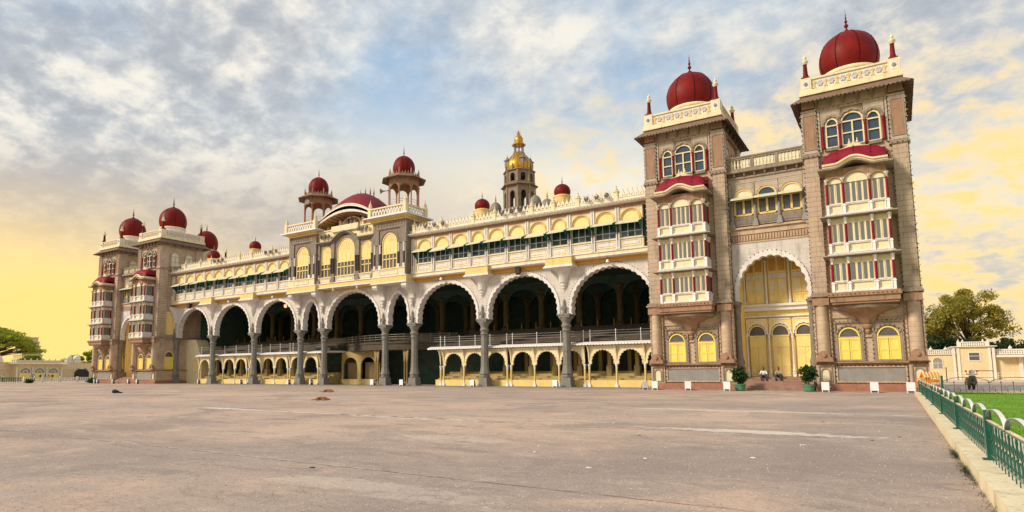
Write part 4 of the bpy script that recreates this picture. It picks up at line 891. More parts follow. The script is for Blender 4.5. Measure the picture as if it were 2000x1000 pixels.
# --- central dais
m = MB()
pts = [(-7.6, 6.2)]+[(-7.2+20.2*i/16, 5.0-2.6*math.sin(PI*i/16)) for i in range(17)]+[(13.4, 6.2)]
n = len(pts)
for z0, z1, k in ((4.5, 4.75, 1.0), (4.75, 5.3, .97), (5.3, 5.55, 1.0)):
    vs = [(x*k, 6.2-(6.2-y)*k, z0) for x, y in pts]+[(x*k, 6.2-(6.2-y)*k, z1) for x, y in pts]
    m._add(vs, [tuple(range(n)), tuple(range(2*n-1, n-1, -1))]+[(i, i+n, (i+1) % n+n, (i+1) % n) for i in range(n)])
dais = obj('dais', m, 'tier', H)
m = MB()
for z in (5.85, 6.15, 6.45): m.tube([(x*.98, 6.2-(6.2-y)*.98, z) for x, y in pts[1:-1]], .03, 5)
for x, y in pts[1:-1]: m.tube([(x*.98, 6.2-(6.2-y)*.98, 5.5), (x*.98, 6.2-(6.2-y)*.98, 6.55)], .04, 5)
obj('dais_rail', m, 'metal_rail', dais)
m = MB(); m.box(-13.2, 13.2, 6.2, 11, 4.5, 6.6); obj('upper_platform', m, 'tier', H)
m = MB(); m.box(-13.4, 13.4, 10.4, 10.6, 0, 4.6); obj('passage_wall', m, 'interior', H)
for i in (7, 11, 15):
    x, y = pts[1+i]; y = 6.2-(6.2-y)*.9
    for q in (-.22, .22):
        m = MB(); m.box(x+q-.15, x+q+.15, y-.15, y+.15, .02, .5); m.lathe([(.12, .5), (.11, 2.9), (.18, 3.1), (.14, 3.2)], x+q, y, 10); m.prism([(x+q-.12, 3.2), (x+q-.22, 4.0), (x+q-.3, 4.5), (x+q+.3, 4.5), (x+q+.22, 4.0), (x+q+.12, 3.2)], y-.1, y+.1); obj('dais_pillar', m, 'tan_dim', H, 40)
for cx in (-5.2, -1.6):
    m = MB(); m.spandrel(arc(cx, 1.45, 2.5, 1.2, 12), cx-1.8, cx+1.8, 4.5, 4.3, 4.5); m.box(cx-1.8, cx-1.45, 4.3, 4.5, .02, 2.5); m.box(cx+1.45, cx+1.8, 4.3, 4.5, .02, 2.5); obj('passage_arch', m, 'shaded_yellow', H)
    m = MB(); m.box(cx-1.45, cx+1.45, 5.2, 5.4, .02, 3.0); obj('passage_screen', m, 'tan_dim', H)
m = MB(); m.box(-7.0, .2, 4.05, 4.28, .02, .75); obj('low_wall', m, 'shaded_yellow', H)

# ================================================================== central pavilion front (part of the hall)
def side_bay(s):
    x = s*8.45; F = -2.1; hw = 2.9
    m = MB(); m.box(x-hw-.1, x+hw+.1, F-.10, .6, 12.36, 13.02); b0 = obj('bay_floor', m, 'yellow_wall', H)
    m = MB(); m.box(x-hw-.2, x+hw+.2, F-.22, .6, 12.22, 12.36); m.box(x-hw-.14, x+hw+.14, F-.16, .6, 13.02, 13.14); obj('floor_moulding', m, 'white_plaster', b0)
    for xx in (cc/2*s, (cc/2+cn)*s):
        m = MB(); m.prismx([(-.35, 10.4), (-.62, 10.5), (-.72, 10.9), (-.95, 11.2), (-1.3, 11.45), (-1.95, 11.6), (-2.15, 11.85), (-2.1, 12.22), (-.35, 12.22)], xx-.42, xx+.42); m.lathe([(.03, 9.4), (.12, 9.55), (.2, 9.75), (.12, 9.9), (.26, 10.05), (.22, 10.25), (.34, 10.45)], xx, -.55, 10); obj('scroll_bracket', m, 'white_plaster', b0)
    m = MB(); m.box(x-hw, x+hw, F+.35, .6, 13.14, 20.0); m.box(x-hw, x-1.85, F, F+.4, 13.14, 19.9); m.box(x+1.85, x+hw, F, F+.4, 13.14, 19.9); m.box(x-1.85, x+1.85, F+.02, F+.4, 18.9, 19.9)
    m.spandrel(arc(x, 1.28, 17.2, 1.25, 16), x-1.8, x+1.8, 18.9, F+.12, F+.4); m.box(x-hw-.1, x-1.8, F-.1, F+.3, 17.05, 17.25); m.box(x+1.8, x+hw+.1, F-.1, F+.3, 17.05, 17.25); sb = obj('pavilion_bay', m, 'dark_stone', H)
    m = MB(); recess_frame(m, x-hw+.3, x+hw-.3, 19.0, 19.8, .08, F-.05, F+.01)
    for i in range(9): m.lathe([(.17, 0), (.10, .05)], 0, 0, 8); m.v[-16:] = [(x-2.0+i*.5+a, F-.0-c, 19.4+b) for a, b, c in m.v[-16:]]
    frame_arch(m, x, 1.5, 17.0, 17.2, 1.45, .08, F+.05, F+.12); obj('relief', m, 'trim_stone', sb)
    fan_window(x, F+.22, 1.26, 14.05, 17.2, 1.22, sb)
    m = MB(); m.box(x-hw+.12, x+hw-.12, F-.12, F+.2, 13.14, 13.95); m.box(x-hw+.05, x+hw-.05, F-.2, F+.2, 13.95, 14.05); dd = obj('dado', m, 'cream', sb)
    m = MB(); recess_frame(m, x-1.6, x+1.6, 13.3, 13.85, .06, F-.17, F-.12); obj('dado_moulding', m, 'white_plaster', dd)
    for q in (-2.55, -1.62, 1.62, 2.55):
        m = MB(); m.box(x+q-.18, x+q+.18, F-.12, F+.2, 14.05, 14.5); m.lathe([(.13, 15.9), (.13, 16.85), (.2, 17.05)], x+q, F+.02, 10); k = obj('bay_column', m, 'white_plaster', sb, 40)
        m = MB(); m.lathe([(.15, 14.5), (.15, 15.95)], x+q, F+.02, 10); obj('column_shaft', m, 'dark_shaft', k, 40)
    m = MB(); m.box(x-hw-.05, x+hw+.05, F-.08, 1.2, 19.9, 20.12); m.box(x-hw-.3, x+hw+.3, F-.35, 1.5, 20.12, 20.3); obj('bay_cornice', m, 'yellow_wall', sb)
    m = MB(); m.frustum(x, -.4, 20.3, 20.46, hw+.95, 2.65, hw+.90, 2.6); obj('bay_eave', m, 'white_plaster', sb)
    # balustrade
    m = MB(); m.box(x-hw-.3, x+hw+.3, F-.5, F-.25, 20.46, 20.68); m.box(x-hw-.34, x+hw+.34, F-.55, F-.2, 21.45, 21.62)
    for q in (-1, 1): xx = x+q*(hw+.18); m.box(xx-.12, xx+.12, F-.3, 1.6, 20.46, 20.68); m.box(xx-.16, xx+.16, F-.3, 1.6, 21.45, 21.62)
    bs = obj('balustrade', m, 'cream', sb)
    cut = shared('loop_tracery', lambda: MB().ring([(-.13, .1), (-.13, .3), (-.08, .42), (0, .46), (.08, .42), (.13, .3), (.13, .1)], [(-.25, 0), (-.25, .3), (-.2, .5), (0, .77), (.2, .5), (.25, .3), (.25, 0)], -.07, .07), 'white_plaster')
    for i in range(12): obj('loop_tracery', cut, None, sb, loc=(x-2.75+i*.5, F-.38, 20.68))
    for i in range(7):
        for q in (-1, 1): obj('loop_tracery', cut, None, sb, loc=(x+q*(hw+.18), F+.1+i*.5, 20.68), rotz=PI/2)
    for q in (-1, 1):
        for yy in (F-.35, 1.4):
            xx = x+q*(hw+.18); m = MB(); m.box(xx-.24, xx+.24, yy-.24, yy+.24, 20.46, 21.7); m.lathe([(.26, 21.7), (.28, 21.8), (.2, 21.95), (.24, 22.1), (.12, 22.3), (.04, 22.5), (.02, 22.8)], xx, yy, 8); obj('corner_pinnacle', m, 'cream', sb, 40)
def fan_window(x, y, hw, z0, zs, rise, parent):
    f = MB(); frame_arch(f, x, hw-.09, z0, zs, rise-.09, .10, y-.14, y+.03); zg = z0+(zs-z0)*.58
    n = max(3, int(hw*2/.62))
    for i in range(n+1): xx = x-hw+.06+(2*hw-.12)*i/n; f.box(xx-.05, xx+.05, y-.12, y, z0, zg)
    for z in (z0+.04, z0+(zg-z0)*.64, zg): f.box(x-hw, x+hw, y-.12, y, z-.06, z+.06)
    w = obj('window', f, 'panel_yellow', parent)
def fan_leaf(x, y, hw, z0, zs, rise, parent):
    m = MB(); zg = z0+(zs-z0)*.58; m.prism(plate_pts(x, hw-.05, zg+.05, zs, rise-.05), y-.06, y+.02)
    c0 = (x, zs-.1)
    for i in range(1, 8):
        a = PI*i/8; m.tube([(x-.25*hw*math.cos(a), y-.07, zs+.2*hw*math.sin(a)), (x-.9*hw*math.cos(a), y-.07, zs+.9*rise*math.sin(a))], .022, 4)
    for i in (-1, 0, 1): m.tube([(x+i*hw*.5, y-.07, zg+.1), (x+i*hw*.5, y-.07, zs-.05)], .022, 4)
    m.ring(arc(x, hw*.72, zs, rise*.72, 16), arc(x, hw*.76, zs, rise*.77, 16), y-.09, y-.05)
    obj('fan_panel', m, 'panel_yellow', parent)
    m = MB(); n = max(3, int(hw*2/.62))
    m.box(x-hw+.02, x+hw-.02, y-.02, y+.02, z0, zg); obj('pane', m, 'dull_glass', parent)
_fw = fan_window
def fan_window(x, y, hw, z0, zs, rise, parent): _fw(x, y, hw, z0, zs, rise, parent); fan_leaf(x, y, hw, z0, zs, rise, parent)
for s in (-1, 1): side_bay(s)
F = -1.75
m = MB(); m.box(-5.55, 5.55, F-.08, .6, 12.62, 13.1); cfl = obj('centre_floor', m, 'yellow_wall', H)
m = MB(); m.box(-5.55, 5.55, F-.2, .6, 12.5, 12.62); m.box(-5.55, 5.55, F-.18, .6, 13.1, 13.2); obj('floor_moulding', m, 'white_plaster', cfl)
m = MB(); m.box(-5.55, 5.55, -.6, .6, 12.3, 12.5); obj('soffit_band', m, 'ochre', H)
m = MB(); m.lathe([(.03, 12.0), (.14, 12.15), (.2, 12.3), (.12, 12.4), (.24, 12.52)], -2.3, F+.05, 10); m.lathe([(.03, 12.0), (.14, 12.15), (.2, 12.3), (.12, 12.4), (.24, 12.52)], 2.3, F+.05, 10); obj('floor_pendant', m, 'white_plaster', cfl)
m = MB(); m.box(-5.55, 5.55, F+.4, .6, 13.2, 19.6)
for x, hw, zs, rise, zt in ((-3.95, 1.15, 17.0, 1.1, 18.6), (3.95, 1.15, 17.0, 1.1, 18.6), (0, 1.72, 17.1, 1.75, 19.2)):
    m.spandrel(arc(x, hw+.02, zs, rise, 16), x-hw-.35, x+hw+.35, zt, F+.05, F+.42)
    m.box(x-hw-.35, x-hw, F+.05, F+.42, 13.2, zs); m.box(x+hw, x+hw+.35, F+.05, F+.42, 13.2, zs)
for x in (-2.4, 2.4, -5.35, 5.35): m.box(x-.32, x+.32, F-.12, F+.42, 13.2, 18.6); m.box(x-.4, x+.4, F-.22, F+.42, 13.2, 13.6)
cf = obj('pavilion_centre', m, 'dark_stone', H)
X = [-5.6+11.2*i/48 for i in range(49)]
def hood(x): return 18.5+(1.10*max(0, math.cos(min(1, abs(x)/2.5)*PI/2))**1.0)
m = MB(); m.ring([(x, hood(x)) for x in X], [(x, hood(x)+.16) for x in X], F-.45, F+.3); m.ring([(x, hood(x)-.2) for x in X], [(x, hood(x)-.001) for x in X], F-.2, F+.3); obj('hood_mould', m, 'dark_stone', cf)
for x, hw, zs, rise in ((-3.95, 1.13, 17.0, 1.08), (3.95, 1.13, 17.0, 1.08), (0, 1.70, 17.1, 1.72)):
    fan_window(x, F+.24, hw, 13.95, zs, rise, cf)
    m = MB(); m.box(x-hw-.1, x+hw+.1, F-.05, F+.4, 13.2, 13.86); m.box(x-hw-.15, x+hw+.15, F-.15, F+.4, 13.86, 13.95); dd = obj('dado', m, 'cream', cf)
    m = MB(); recess_frame(m, x-hw+.1, x+hw-.1, 13.35, 13.75, .05, F-.1, F-.05); obj('dado_moulding', m, 'white_plaster', dd)
for x in (-2.58, -2.22, 2.22, 2.58, -5.2, 5.2):
    m = MB(); m.lathe([(.17, 14.4), (.17, 16.2), (.22, 16.3)], x, F-.14, 10); obj('column_shaft', m, 'dark_shaft', cf, 40)
m = MB(); m.ring([(x, hood(x)+.162) for x in X], [(x, 20.05) for x in X], F+.05, .6); m.box(-5.6, 5.6, F-.05, .6, 20.05, 20.2); m.box(-2.6, 2.6, F-.25, F+.05, 19.75, 20.5); obj('attic', m, 'cream', H)
# lunette with carved figure group
m = MB(); m.prism([(-5.3, 20.2), (-5.0, 20.9), (-2.3, 20.9)]+arc(0, 2.1, 20.7, 1.2, 16)+[(2.3, 20.9), (5.0, 20.9), (5.3, 20.2)], -.5, -.2); lu = obj('lunette_wall', m, 'ochre', H)
m = MB(); frame_arch(m, 0, 1.75, 20.3, 20.7, 1.0, .14, -.75, -.45); m.box(-2.4, -2.05, -.8, -.4, 20.2, 21.5); m.box(2.05, 2.4, -.8, -.4, 20.2, 21.5); m.box(-5.0, -4.75, -.7, -.4, 20.2, 21.1); m.box(4.75, 5.0, -.7, -.4, 20.2, 21.1); m.box(-2.2, 2.2, -1.0, -.4, 20.2, 20.45); obj('lunette_frame', m, 'cream', lu)
m = MB()
for s in (-1, 1):
    m.lathe([(.12, 20.45), (.36, 20.6), (.42, 20.9), (.36, 21.15), (.24, 21.35), (.20, 21.5), (.08, 21.62)], s*.85, -.75, 10, 0, .7); m.tube([(s*.62, -.9, 21.4), (s*.42, -.98, 21.2), (s*.40, -1.0, 20.95)], (.09, .06), 6); m.lathe([(.08, 20.45), (.08, 20.75)], s*1.15, -.75, 6)
m.lathe([(.30, 20.45), (.42, 20.6), (.26, 20.75), (.24, 21.1), (.28, 21.3), (.12, 21.42), (.16, 21.58), (.10, 21.78), (.02, 21.95)], 0, -.75, 10, 0, .8); obj('carved_figure', m, 'dark_stone', lu, 40)
# curved roof
def sweep(t, k): return (-6.6+13.2*t, 20.2+(1.95+k)*math.sin(PI*t)**.8)
N = 36; ia = [sweep(i/N, 0) for i in range(N+1)]; ib = [sweep(i/N, .22) for i in range(N+1)]
m = MB(); m.ring(ia, ib, -2.1, 3.5); crf = obj('vault_soffit', m, 'ochre', H)
m = MB(); m.ring([(x, z-.03) for x, z in ia], [(x, z+.06) for x, z in ib], -2.16, -2.08)
obj('vault_edge', m, 'white_plaster', crf)
m = MB()
for i in range(2, N-1, 2): m.prismx([(-1.95, ia[i][1]), (-1.9, ia[i][1]-.16), (-.6, ia[i][1]-.35), (-.55, ia[i][1])], ia[i][0]-.09, ia[i][0]+.09)
obj('soffit_rib', m, 'brown_stone', crf)
def mound(u, v):
    x = -6.6+13.2*u; base = 20.2+2.17*math.sin(PI*u)**.8
    y = -2.08+7.6*v; lift = 3.1*math.sin(PI*u)**.6*math.sin(PI*min(1, .02+v*.98))**.65
    return (x*(1-.10*math.sin(PI*v)), y, base*(1-.0*v)+lift-(2.2*v**3)*math.sin(PI*u))
m = MB(); m.grid(lambda u, v: mound(u, .0+v*.02), 36, 4); obj('vault_band', m, 'white_plaster', crf, 60)
m = MB(); m.grid(lambda u, v: mound(u, .02+v*.98), 36, 16); m.box(-6.4, 6.4, 5.3, 5.6, 17.9, 21.0); rr = obj('vault_roof', m, 'roof_crimson', crf, 60)
m = MB(); m.tube([mound(i/36, .02) for i in range(37)], .11, 6); obj('vault_rim', m, 'cream', crf)
mm = MB(); tops = [mound(u, .52) for u in (.36, .42, .5, .58, .64)]
m = MB(); m.tube([mound(i/36, .52) for i in range(10, 27)], .12, 6); obj('ridge', m, 'cream', rr)
for p in tops:
    m = MB(); m.lathe(finial_profile(p[2], 1.25, .14), p[0], p[1], 8); obj('ridge_finial', m, 'dome_red', rr, 40)
m = MB(); m.box(-11.3, 11.3, .6, 5.6, 17.98, 20.2); obj('pavilion_body', m, 'yellow_wall', H)

# ================================================================== rooftop kiosks
def kiosk(label):
    K = thing('rooftop_kiosk', label, 'kiosk', (0, 0, 0), 0, 'domed kiosks over the central pavilion'); z0 = 20.46
    m = MB(); m.lathe([(2.95, z0), (2.95, z0+1.2), (3.1, z0+1.25), (3.1, z0+1.4)], 0, 0, 8, PI/8); obj('floor', m, 'cream', K)
    cm = shared('kiosk_column', lambda: MB().lathe([(.20, 21.86), (.20, 22.1), (.12, 22.2), (.11, 22.5), (.11, 24.0), (.16, 24.1), (.12, 24.2), (.22, 24.5)], 0, 0, 8), 'red_stone', 40)
    P8 = [(2.62*math.cos(PI/8+i*PI/4), 2.62*math.sin(PI/8+i*PI/4)) for i in range(8)]
    for x, y in P8: obj('column', cm, None, K, loc=(x, y, 0))
    L = math.dist(P8[0], P8[1]); 
    am = shared('kiosk_arch', lambda: MB().spandrel(arc(0, L/2-.12, 24.1, .70, 12), -L/2, L/2, 25.75, -.08, .08), 'brown_stone')
    for i in range(8):
        (xa, ya), (xb, yb) = P8[i], P8[(i+1) % 8]; obj('arch', am, None, K, loc=((xa+xb)/2, (ya+yb)/2, 0), rotz=math.atan2(yb-ya, xb-xa))
    m = MB()
    for z in (22.5, 22.8): m.tube([(x, y, z) for x, y in P8+P8[:1]], .022, 5)
    obj('rail', m, 'metal_rail', K)
    m = MB(); m.lathe([(2.6, 25.78), (3.90, 25.40), (3.93, 25.48), (2.75, 25.92)], 0, 0, 8, PI/8); obj('eave', m, 'eave_wood', K)
    m = MB(); m.lathe([(2.5, 25.5), (2.7, 25.75), (2.85, 25.85), (2.85, 25.98), (2.55, 26.02)], 0, 0, 8, PI/8)
    for i in range(32):
        a = 2*PI*i/32; m.lathe([(.10, 25.95), (.12, 26.1), (.02, 26.36)], 2.55*math.cos(a), 2.55*math.sin(a), 5)
    for x, y in P8: m.lathe([(.15, 25.8), (.15, 26.4), (.03, 26.85)], x, y, 6)
    obj('crown', m, 'brown_stone', K)
    m = MB(); m.lathe([(1.7, 25.8), (1.7, 26.3)], 0, 0, 20); obj('drum', m, 'dark_stone', K, 40)
    pr = dome_profile(1.88, 26.25, 28.75); m = MB(); m.lathe(pr, 0, 0, 28); d = obj('dome', m, 'dome_red', K, 60)
    m = MB()
    for i in range(12): a = i*PI/6; m.tube([(r*1.006*math.cos(a), r*1.006*math.sin(a), z) for r, z in pr[:-1]], .025, 4)
    o = obj('dome_rib', m, 'rib_red', d); o['kind'] = 'stuff'
    m = MB(); m.lathe(finial_profile(28.7, 1.5, .14), 0, 0, 8); obj('finial', m, 'dome_red', d, 40)
    return K
k1 = kiosk('red-domed kiosk on slim red columns right of the curved crimson roof'); k1.location = (7.66, .6, 0); k1.scale = (.74, .74, 1)
k2 = copy_tree(k1, loc=(-7.66, .6, 0), label='red-domed kiosk on slim red columns left of the curved crimson roof')
def loudspeaker(x, y, z, rz, label):
    t = thing('loudspeaker', label, 'loudspeaker', (x, y, z), rz, 'horn loudspeakers on the kiosks')
    m = MB(); m.lathe([(.08, 0), (.12, .25), (.30, .5), (.34, .52)], 0, 0, 12); m.v = [(a, -c, b) for a, b, c in m.v]; obj('horn', m, 'plaque', t, 40)
    m = MB(); m.tube([(0, 0, 0), (0, .5, 0)], .05, 6); obj('bracket', m, 'black', t)
loudspeaker(7.66-2.3, -.4, 24.4, -1.2, 'horn loudspeaker fixed to the left side of the right kiosk'); loudspeaker(-7.66+.4, -1.5, 24.6, .4, 'horn loudspeaker hanging inside the left kiosk')

# ================================================================== small rooftop domes
def small_dome(x, y, z, r, label, name='rooftop_dome'):
    D = thing(name, label, 'dome', (x, y, z), 0, 'small red domes behind the hall parapet')
    m = MB(); m.lathe([(r*.98, -.9), (r*.98, .15), (r*1.04, .2), (r*1.04, .34), (r*.9, .4)], 0, 0, 24); obj('drum', m, 'yellow_wall', D, 40)
    m = MB(); m.lathe(dome_profile(r*1.03, .38, .38+r*1.5), 0, 0, 28); d = obj('dome', m, 'dome_red', D, 60)
    m = MB(); m.lathe(finial_profile(.36+r*1.5, .95, .09), 0, 0, 8); obj('finial', m, 'metal_rail', d)
small_dome(19.7, -.05, 19.5, .84, 'small red roof dome nearest the golden tower')
small_dome(29.6, -.05, 19.5, .84, 'small red roof dome between the golden tower and the right towers')
small_dome(-20.2, -.05, 19.5, .84, 'small red roof dome left of the central pavilion')
small_dome(-30.3, -.05, 19.1, .95, 'low red roof dome beside the larger dome at the left towers')
D = thing('rear_dome', 'larger red dome on a cream drum peeping out behind the left tower', 'dome', (-46.0, 9.0, 1.1))
m = MB(); m.lathe([(1.9, 17), (1.9, 22.6), (2.0, 22.7), (2.0, 22.95)], 0, 0, 24); obj('drum', m, 'cream', D, 40)
m = MB(); m.lathe(dome_profile(2.05, 22.95, 26.6), 0, 0, 32); d = obj('dome', m, 'dome_red', D, 60); m = MB(); m.lathe(finial_profile(26.5, 1.5, .16), 0, 0, 8); obj('finial', m, 'dome_red', d, 40)
D = thing('roof_post', 'lone red post with cream finial on the roof by the left towers', 'post', (-30.2, 2.0, 19.4)); post_finial(D, 0, 0, 0); m = MB(); m.box(-.4, .4, -.4, .4, -1.05, 0); obj('post_base', m, 'cream', D)

# ================================================================== golden tower
def gold_tower():
    G = thing('golden_tower', 'tall octagonal brown tower with gilded dome rising behind the hall', 'tower', (0, 44.6, .17)); a8 = PI/8; G.scale = (.84, .84, 1.117)
    m = MB(); m.box(-7, 7, -6, 6, 17, 27.0); m.lathe([(4.1, 27), (4.1, 28.2), (4.3, 28.3), (4.3, 28.5)], 0, 0, 8, a8); obj('tower_base', m, 'tower_stone', G)
    def storey(r, z0, z1, zs, rise, hwk, nm):
        for i in range(8):
            a = i*PI/4; ap = r*math.cos(a8); L = 2*r*math.sin(a8); hw = L*hwk
            m = MB(); m.spandrel(arc(0, hw, zs, rise, 10), -L/2, L/2, z1, -ap, -ap+.3); m.box(-L/2, -hw, -ap, -ap+.3, z0, zs); m.box(hw, L/2, -ap, -ap+.3, z0, zs); m.box(-hw, hw, -ap+.05, -ap+.3, z0, z0+(zs-z0)*.12)
            frame_arch(m, 0, hw, z0+.3, zs, rise, .08, -ap-.08, -ap)
            o = obj(nm, m, 'tower_stone', G, rotz=a)
        for i in range(8):
            a = a8+i*PI/4; m = MB(); m.lathe([(.26, z0), (.20, z0+.3), (.20, z1-.3), (.28, z1)], r*math.cos(a), r*math.sin(a), 8); obj('corner_shaft', m, 'trim_stone', G, 40)
    storey(3.55, 28.5, 32.6, 31.0, .62, .22, 'lower_wall'); storey(3.35, 33.2, 35.2, 34.3, .42, .22, 'upper_wall')
    m = MB(); m.lathe([(3.5, 32.6), (4.25, 32.55), (4.30, 32.65), (3.6, 33.0), (3.6, 33.2), (3.0, 33.2), (3.0, 32.6)], 0, 0, 8, a8); obj('eave', m, 'eave_wood', G)
    m = MB(); m.lathe([(3.3, 35.2), (3.75, 35.18), (3.78, 35.28), (3.2, 35.5)], 0, 0, 8, a8); obj('upper_eave', m, 'dark_stone', G)
    pr = [(2.85, 35.4), (3.02, 35.9), (3.05, 36.4), (2.9, 36.9), (2.5, 37.5), (1.95, 38.0), (1.45, 38.35), (1.3, 38.55), (1.35, 38.7), (1.15, 38.8)]
    m = MB(); m.lathe(pr, 0, 0, 32); d = obj('gilded_dome', m, 'gold', G, 50)
    m = MB()
    for i in range(16): a = i*PI/8; m.tube([(r*1.005*math.cos(a), r*1.005*math.sin(a), z) for r, z in pr], .06, 5)
    for i in range(8):
        a = i*PI/4; m.lathe([(.16, 35.5), (.2, 36.0), (.02, 36.6)], 3.1*math.cos(a), 3.1*math.sin(a), 6)
    obj('dome_rib', m, 'tower_stone', d)
    for i in range(4):
        a = PI/4+i*PI/2; c, s = math.cos(a), math.sin(a); x, y = 2.75*c, 2.75*s; m = MB(); m.box(x-.45, x+.45, y-.45, y+.45, 36.1, 37.2); m.frustum(x, y, 37.2, 37.3, .65, .65, .6, .6); m.lathe([(.5, 37.3), (.35, 37.6), (.05, 38.0), (.02, 38.4)], x, y, 8); obj('dormer', m, 'dark_stone', d)
    for i in range(8):
        a = a8+i*PI/4; m = MB(); m.lathe([(.11, 38.7), (.09, 40.2)], 1.05*math.cos(a), 1.05*math.sin(a), 6); obj('lantern_column', m, 'dark_stone', G)
    m = MB(); m.lathe([(1.0, 40.2), (1.62, 40.1), (1.65, 40.2), (1.05, 40.6), (.95, 40.75)], 0, 0, 8, a8); obj('lantern_eave', m, 'gold', G)
    m = MB(); m.lathe([(.95, 40.7), (1.02, 41.0), (.98, 41.3), (.7, 41.75), (.35, 42.0), (.2, 42.1), (.28, 42.3), (.12, 42.5), (.16, 42.65), (.04, 42.8), (.02, 43.2)], 0, 0, 16)
    for i in range(8): a = i*PI/4; m.lathe([(.05, 41.9), (.03, 42.6)], .38*math.cos(a), .38*math.sin(a), 4)
    obj('lantern_dome', m, 'gold', G, 50)
    return G
gold_tower()
def grey_dome(x, y, z, label):
    D = thing('turret_dome', label, 'dome', (x, y, 0), 0, 'grey turret domes at the foot of the golden tower')
    m = MB(); m.lathe([(.95, 20), (.95, z)], 0, 0, 8, PI/8); obj('turret', m, 'brown_stone', D); m = MB(); m.lathe(dome_profile(1.12, z, z+2.3), 0, 0, 24); d = obj('dome', m, 'grey_dome', D, 60)
    m = MB(); m.lathe(finial_profile(z+2.25, 1.7, .2), 0, 0, 8); obj('finial', m, 'gold', d, 40)
grey_dome(-3.4, 41.4, 31.3, 'grey ribbed turret dome left of the golden tower'); grey_dome(5.0, 41.4, 31.3, 'grey ribbed turret dome right of the golden tower')
grey_dome(6.9, 42.4, 30.6, 'farther grey turret dome with gilded spike right of the golden tower')
m = MB(); m.box(-28, 28, 31, 60, 0, 17.9); struct('rear_range', m, 'yellow_wall')

# ================================================================== lamps on the palace
def floodlight(x, y, z, rz, label, group):
    t = thing('floodlight', label, 'floodlight', (x, y, z), rz, group); t.scale = (.8, .8, .8)
    m = MB(); m.lathe([(.10, 0), (.22, .05), (.30, .22), (.31, .30), (.27, .31)], 0, 0, 14); m.v = [(a, -c, b+.32) for a, b, c in m.v]; obj('reflector', m, 'dark_shaft', t, 40)
    m = MB(); m.lathe([(.26, 0), (.25, .03), (.05, .06)], 0, 0, 14); m.v = [(a, -.30-c, b+.32) for a, b, c in m.v]; obj('lens', m, 'dull_glass', t, 40)
    m = MB(); m.tube([(-.30, 0, .32), (-.30, 0, 0), (.30, 0, 0), (.30, 0, .32)], .03, 5); obj('yoke', m, 'black', t)
for xs, lab in (((33.0, 34.1, 35.1), 'grey floodlight on the parapet near the right towers'), ((23.3, 24.4, 25.4), 'grey floodlight on the parapet in front of the golden tower'), ((12.9, 14.2, 15.4), 'grey floodlight on the parapet just right of the central pavilion'),
                ((-13.4, -14.6, -15.7), 'grey floodlight on the parapet just left of the central pavilion'), ((-25.6, -26.6, -27.6), 'grey floodlight on the left half of the parapet'), ((-36.6, -37.4, -38.2), 'grey floodlight on the parapet end beside the left towers')):
    for x, w_ in zip(sorted(xs), ('left', 'middle', 'right')): floodlight(x, -1.62, 18.38, random.uniform(-.5, .5), w_+' one of three '+lab.replace('floodlight', 'floodlights'), lab+'s')
for x, w_ in ((-4.1, 'left'), (-3.4, 'middle'), (-2.7, 'right')): floodlight(x, -1.9, 19.1, -.3, w_+' one of three round floodlights at the left of the central attic', 'floodlights left of the attic')
for x, w_ in ((2.5, 'left'), (3.2, 'middle'), (3.9, 'right')): floodlight(x, -1.9, 19.4, .2, w_+' one of three round floodlights at the right of the central attic', 'floodlights right of the attic')
for x, lab in ((34.67, 'small white lamp under the gallery over the arch next to the right towers'), (14.56, 'small white lamp under the gallery over the arch right of the centre'), (-14.89, 'small white lamp under the gallery over the arch left of the centre'), (-24.9, 'small white lamp under the gallery over the second arch from the left')):
    t = thing('hanging_lamp', lab, 'lamp', (x, -.95, 12.3), 0, 'lamps under the gallery')
    m = MB(); m.lathe([(.05, -.18), (.16, -.12), (.18, 0), (.10, .14), (.05, .2)], 0, 0, 10); obj('globe', m, 'box_white', t, 40); m = MB(); m.tube([(0, 0, .18), (0, 0, .43)], .03, 5); obj('stem', m, 'black', t)
for x, lab in ((24.68, 'black loudspeaker box under the gallery over a right-hand arch'), (-34.9, 'black loudspeaker box under the gallery by the left end')):
    t = thing('speaker_box', lab, 'loudspeaker', (x, -.95, 11.9), .3, 'loudspeaker boxes under the gallery')
    m = MB(); m.frustum(0, 0, 0, .72, .22, .22, .28, .26); obj('cabinet', m, 'black', t); m = MB(); m.box(-.2, .2, -.285, -.24, .08, .64); obj('grille', m, 'dark_shaft', t)
em = bpy.data.materials.new('lamp_glow'); em.use_nodes = True; b_ = em.node_tree.nodes['Principled BSDF']; b_.inputs['Base Color'].default_value = (1, .9, .7, 1); b_.inputs['Emission Color'].default_value = (1, .62, .25, 1); b_.inputs['Emission Strength'].default_value = .9; MT['lamp_glow'] = em
t = thing('lantern', 'lit cream lantern hanging inside the third arch from the left', 'lantern', (-15.6, 2.0, 10.85))
m = MB(); m.lathe([(.10, .2), (.20, .28), (.24, .55), (.20, .7), (.1, .75)], 0, 0, 8); obj('shade', m, 'lamp_glow', t, 30); m = MB(); m.lathe([(.26, .68), (.22, .8), (.06, 1.0)], 0, 0, 8); m.tube([(0, 0, 1.0), (0, 0, 2.1)], .02, 5); obj('cap', m, 'black', t)

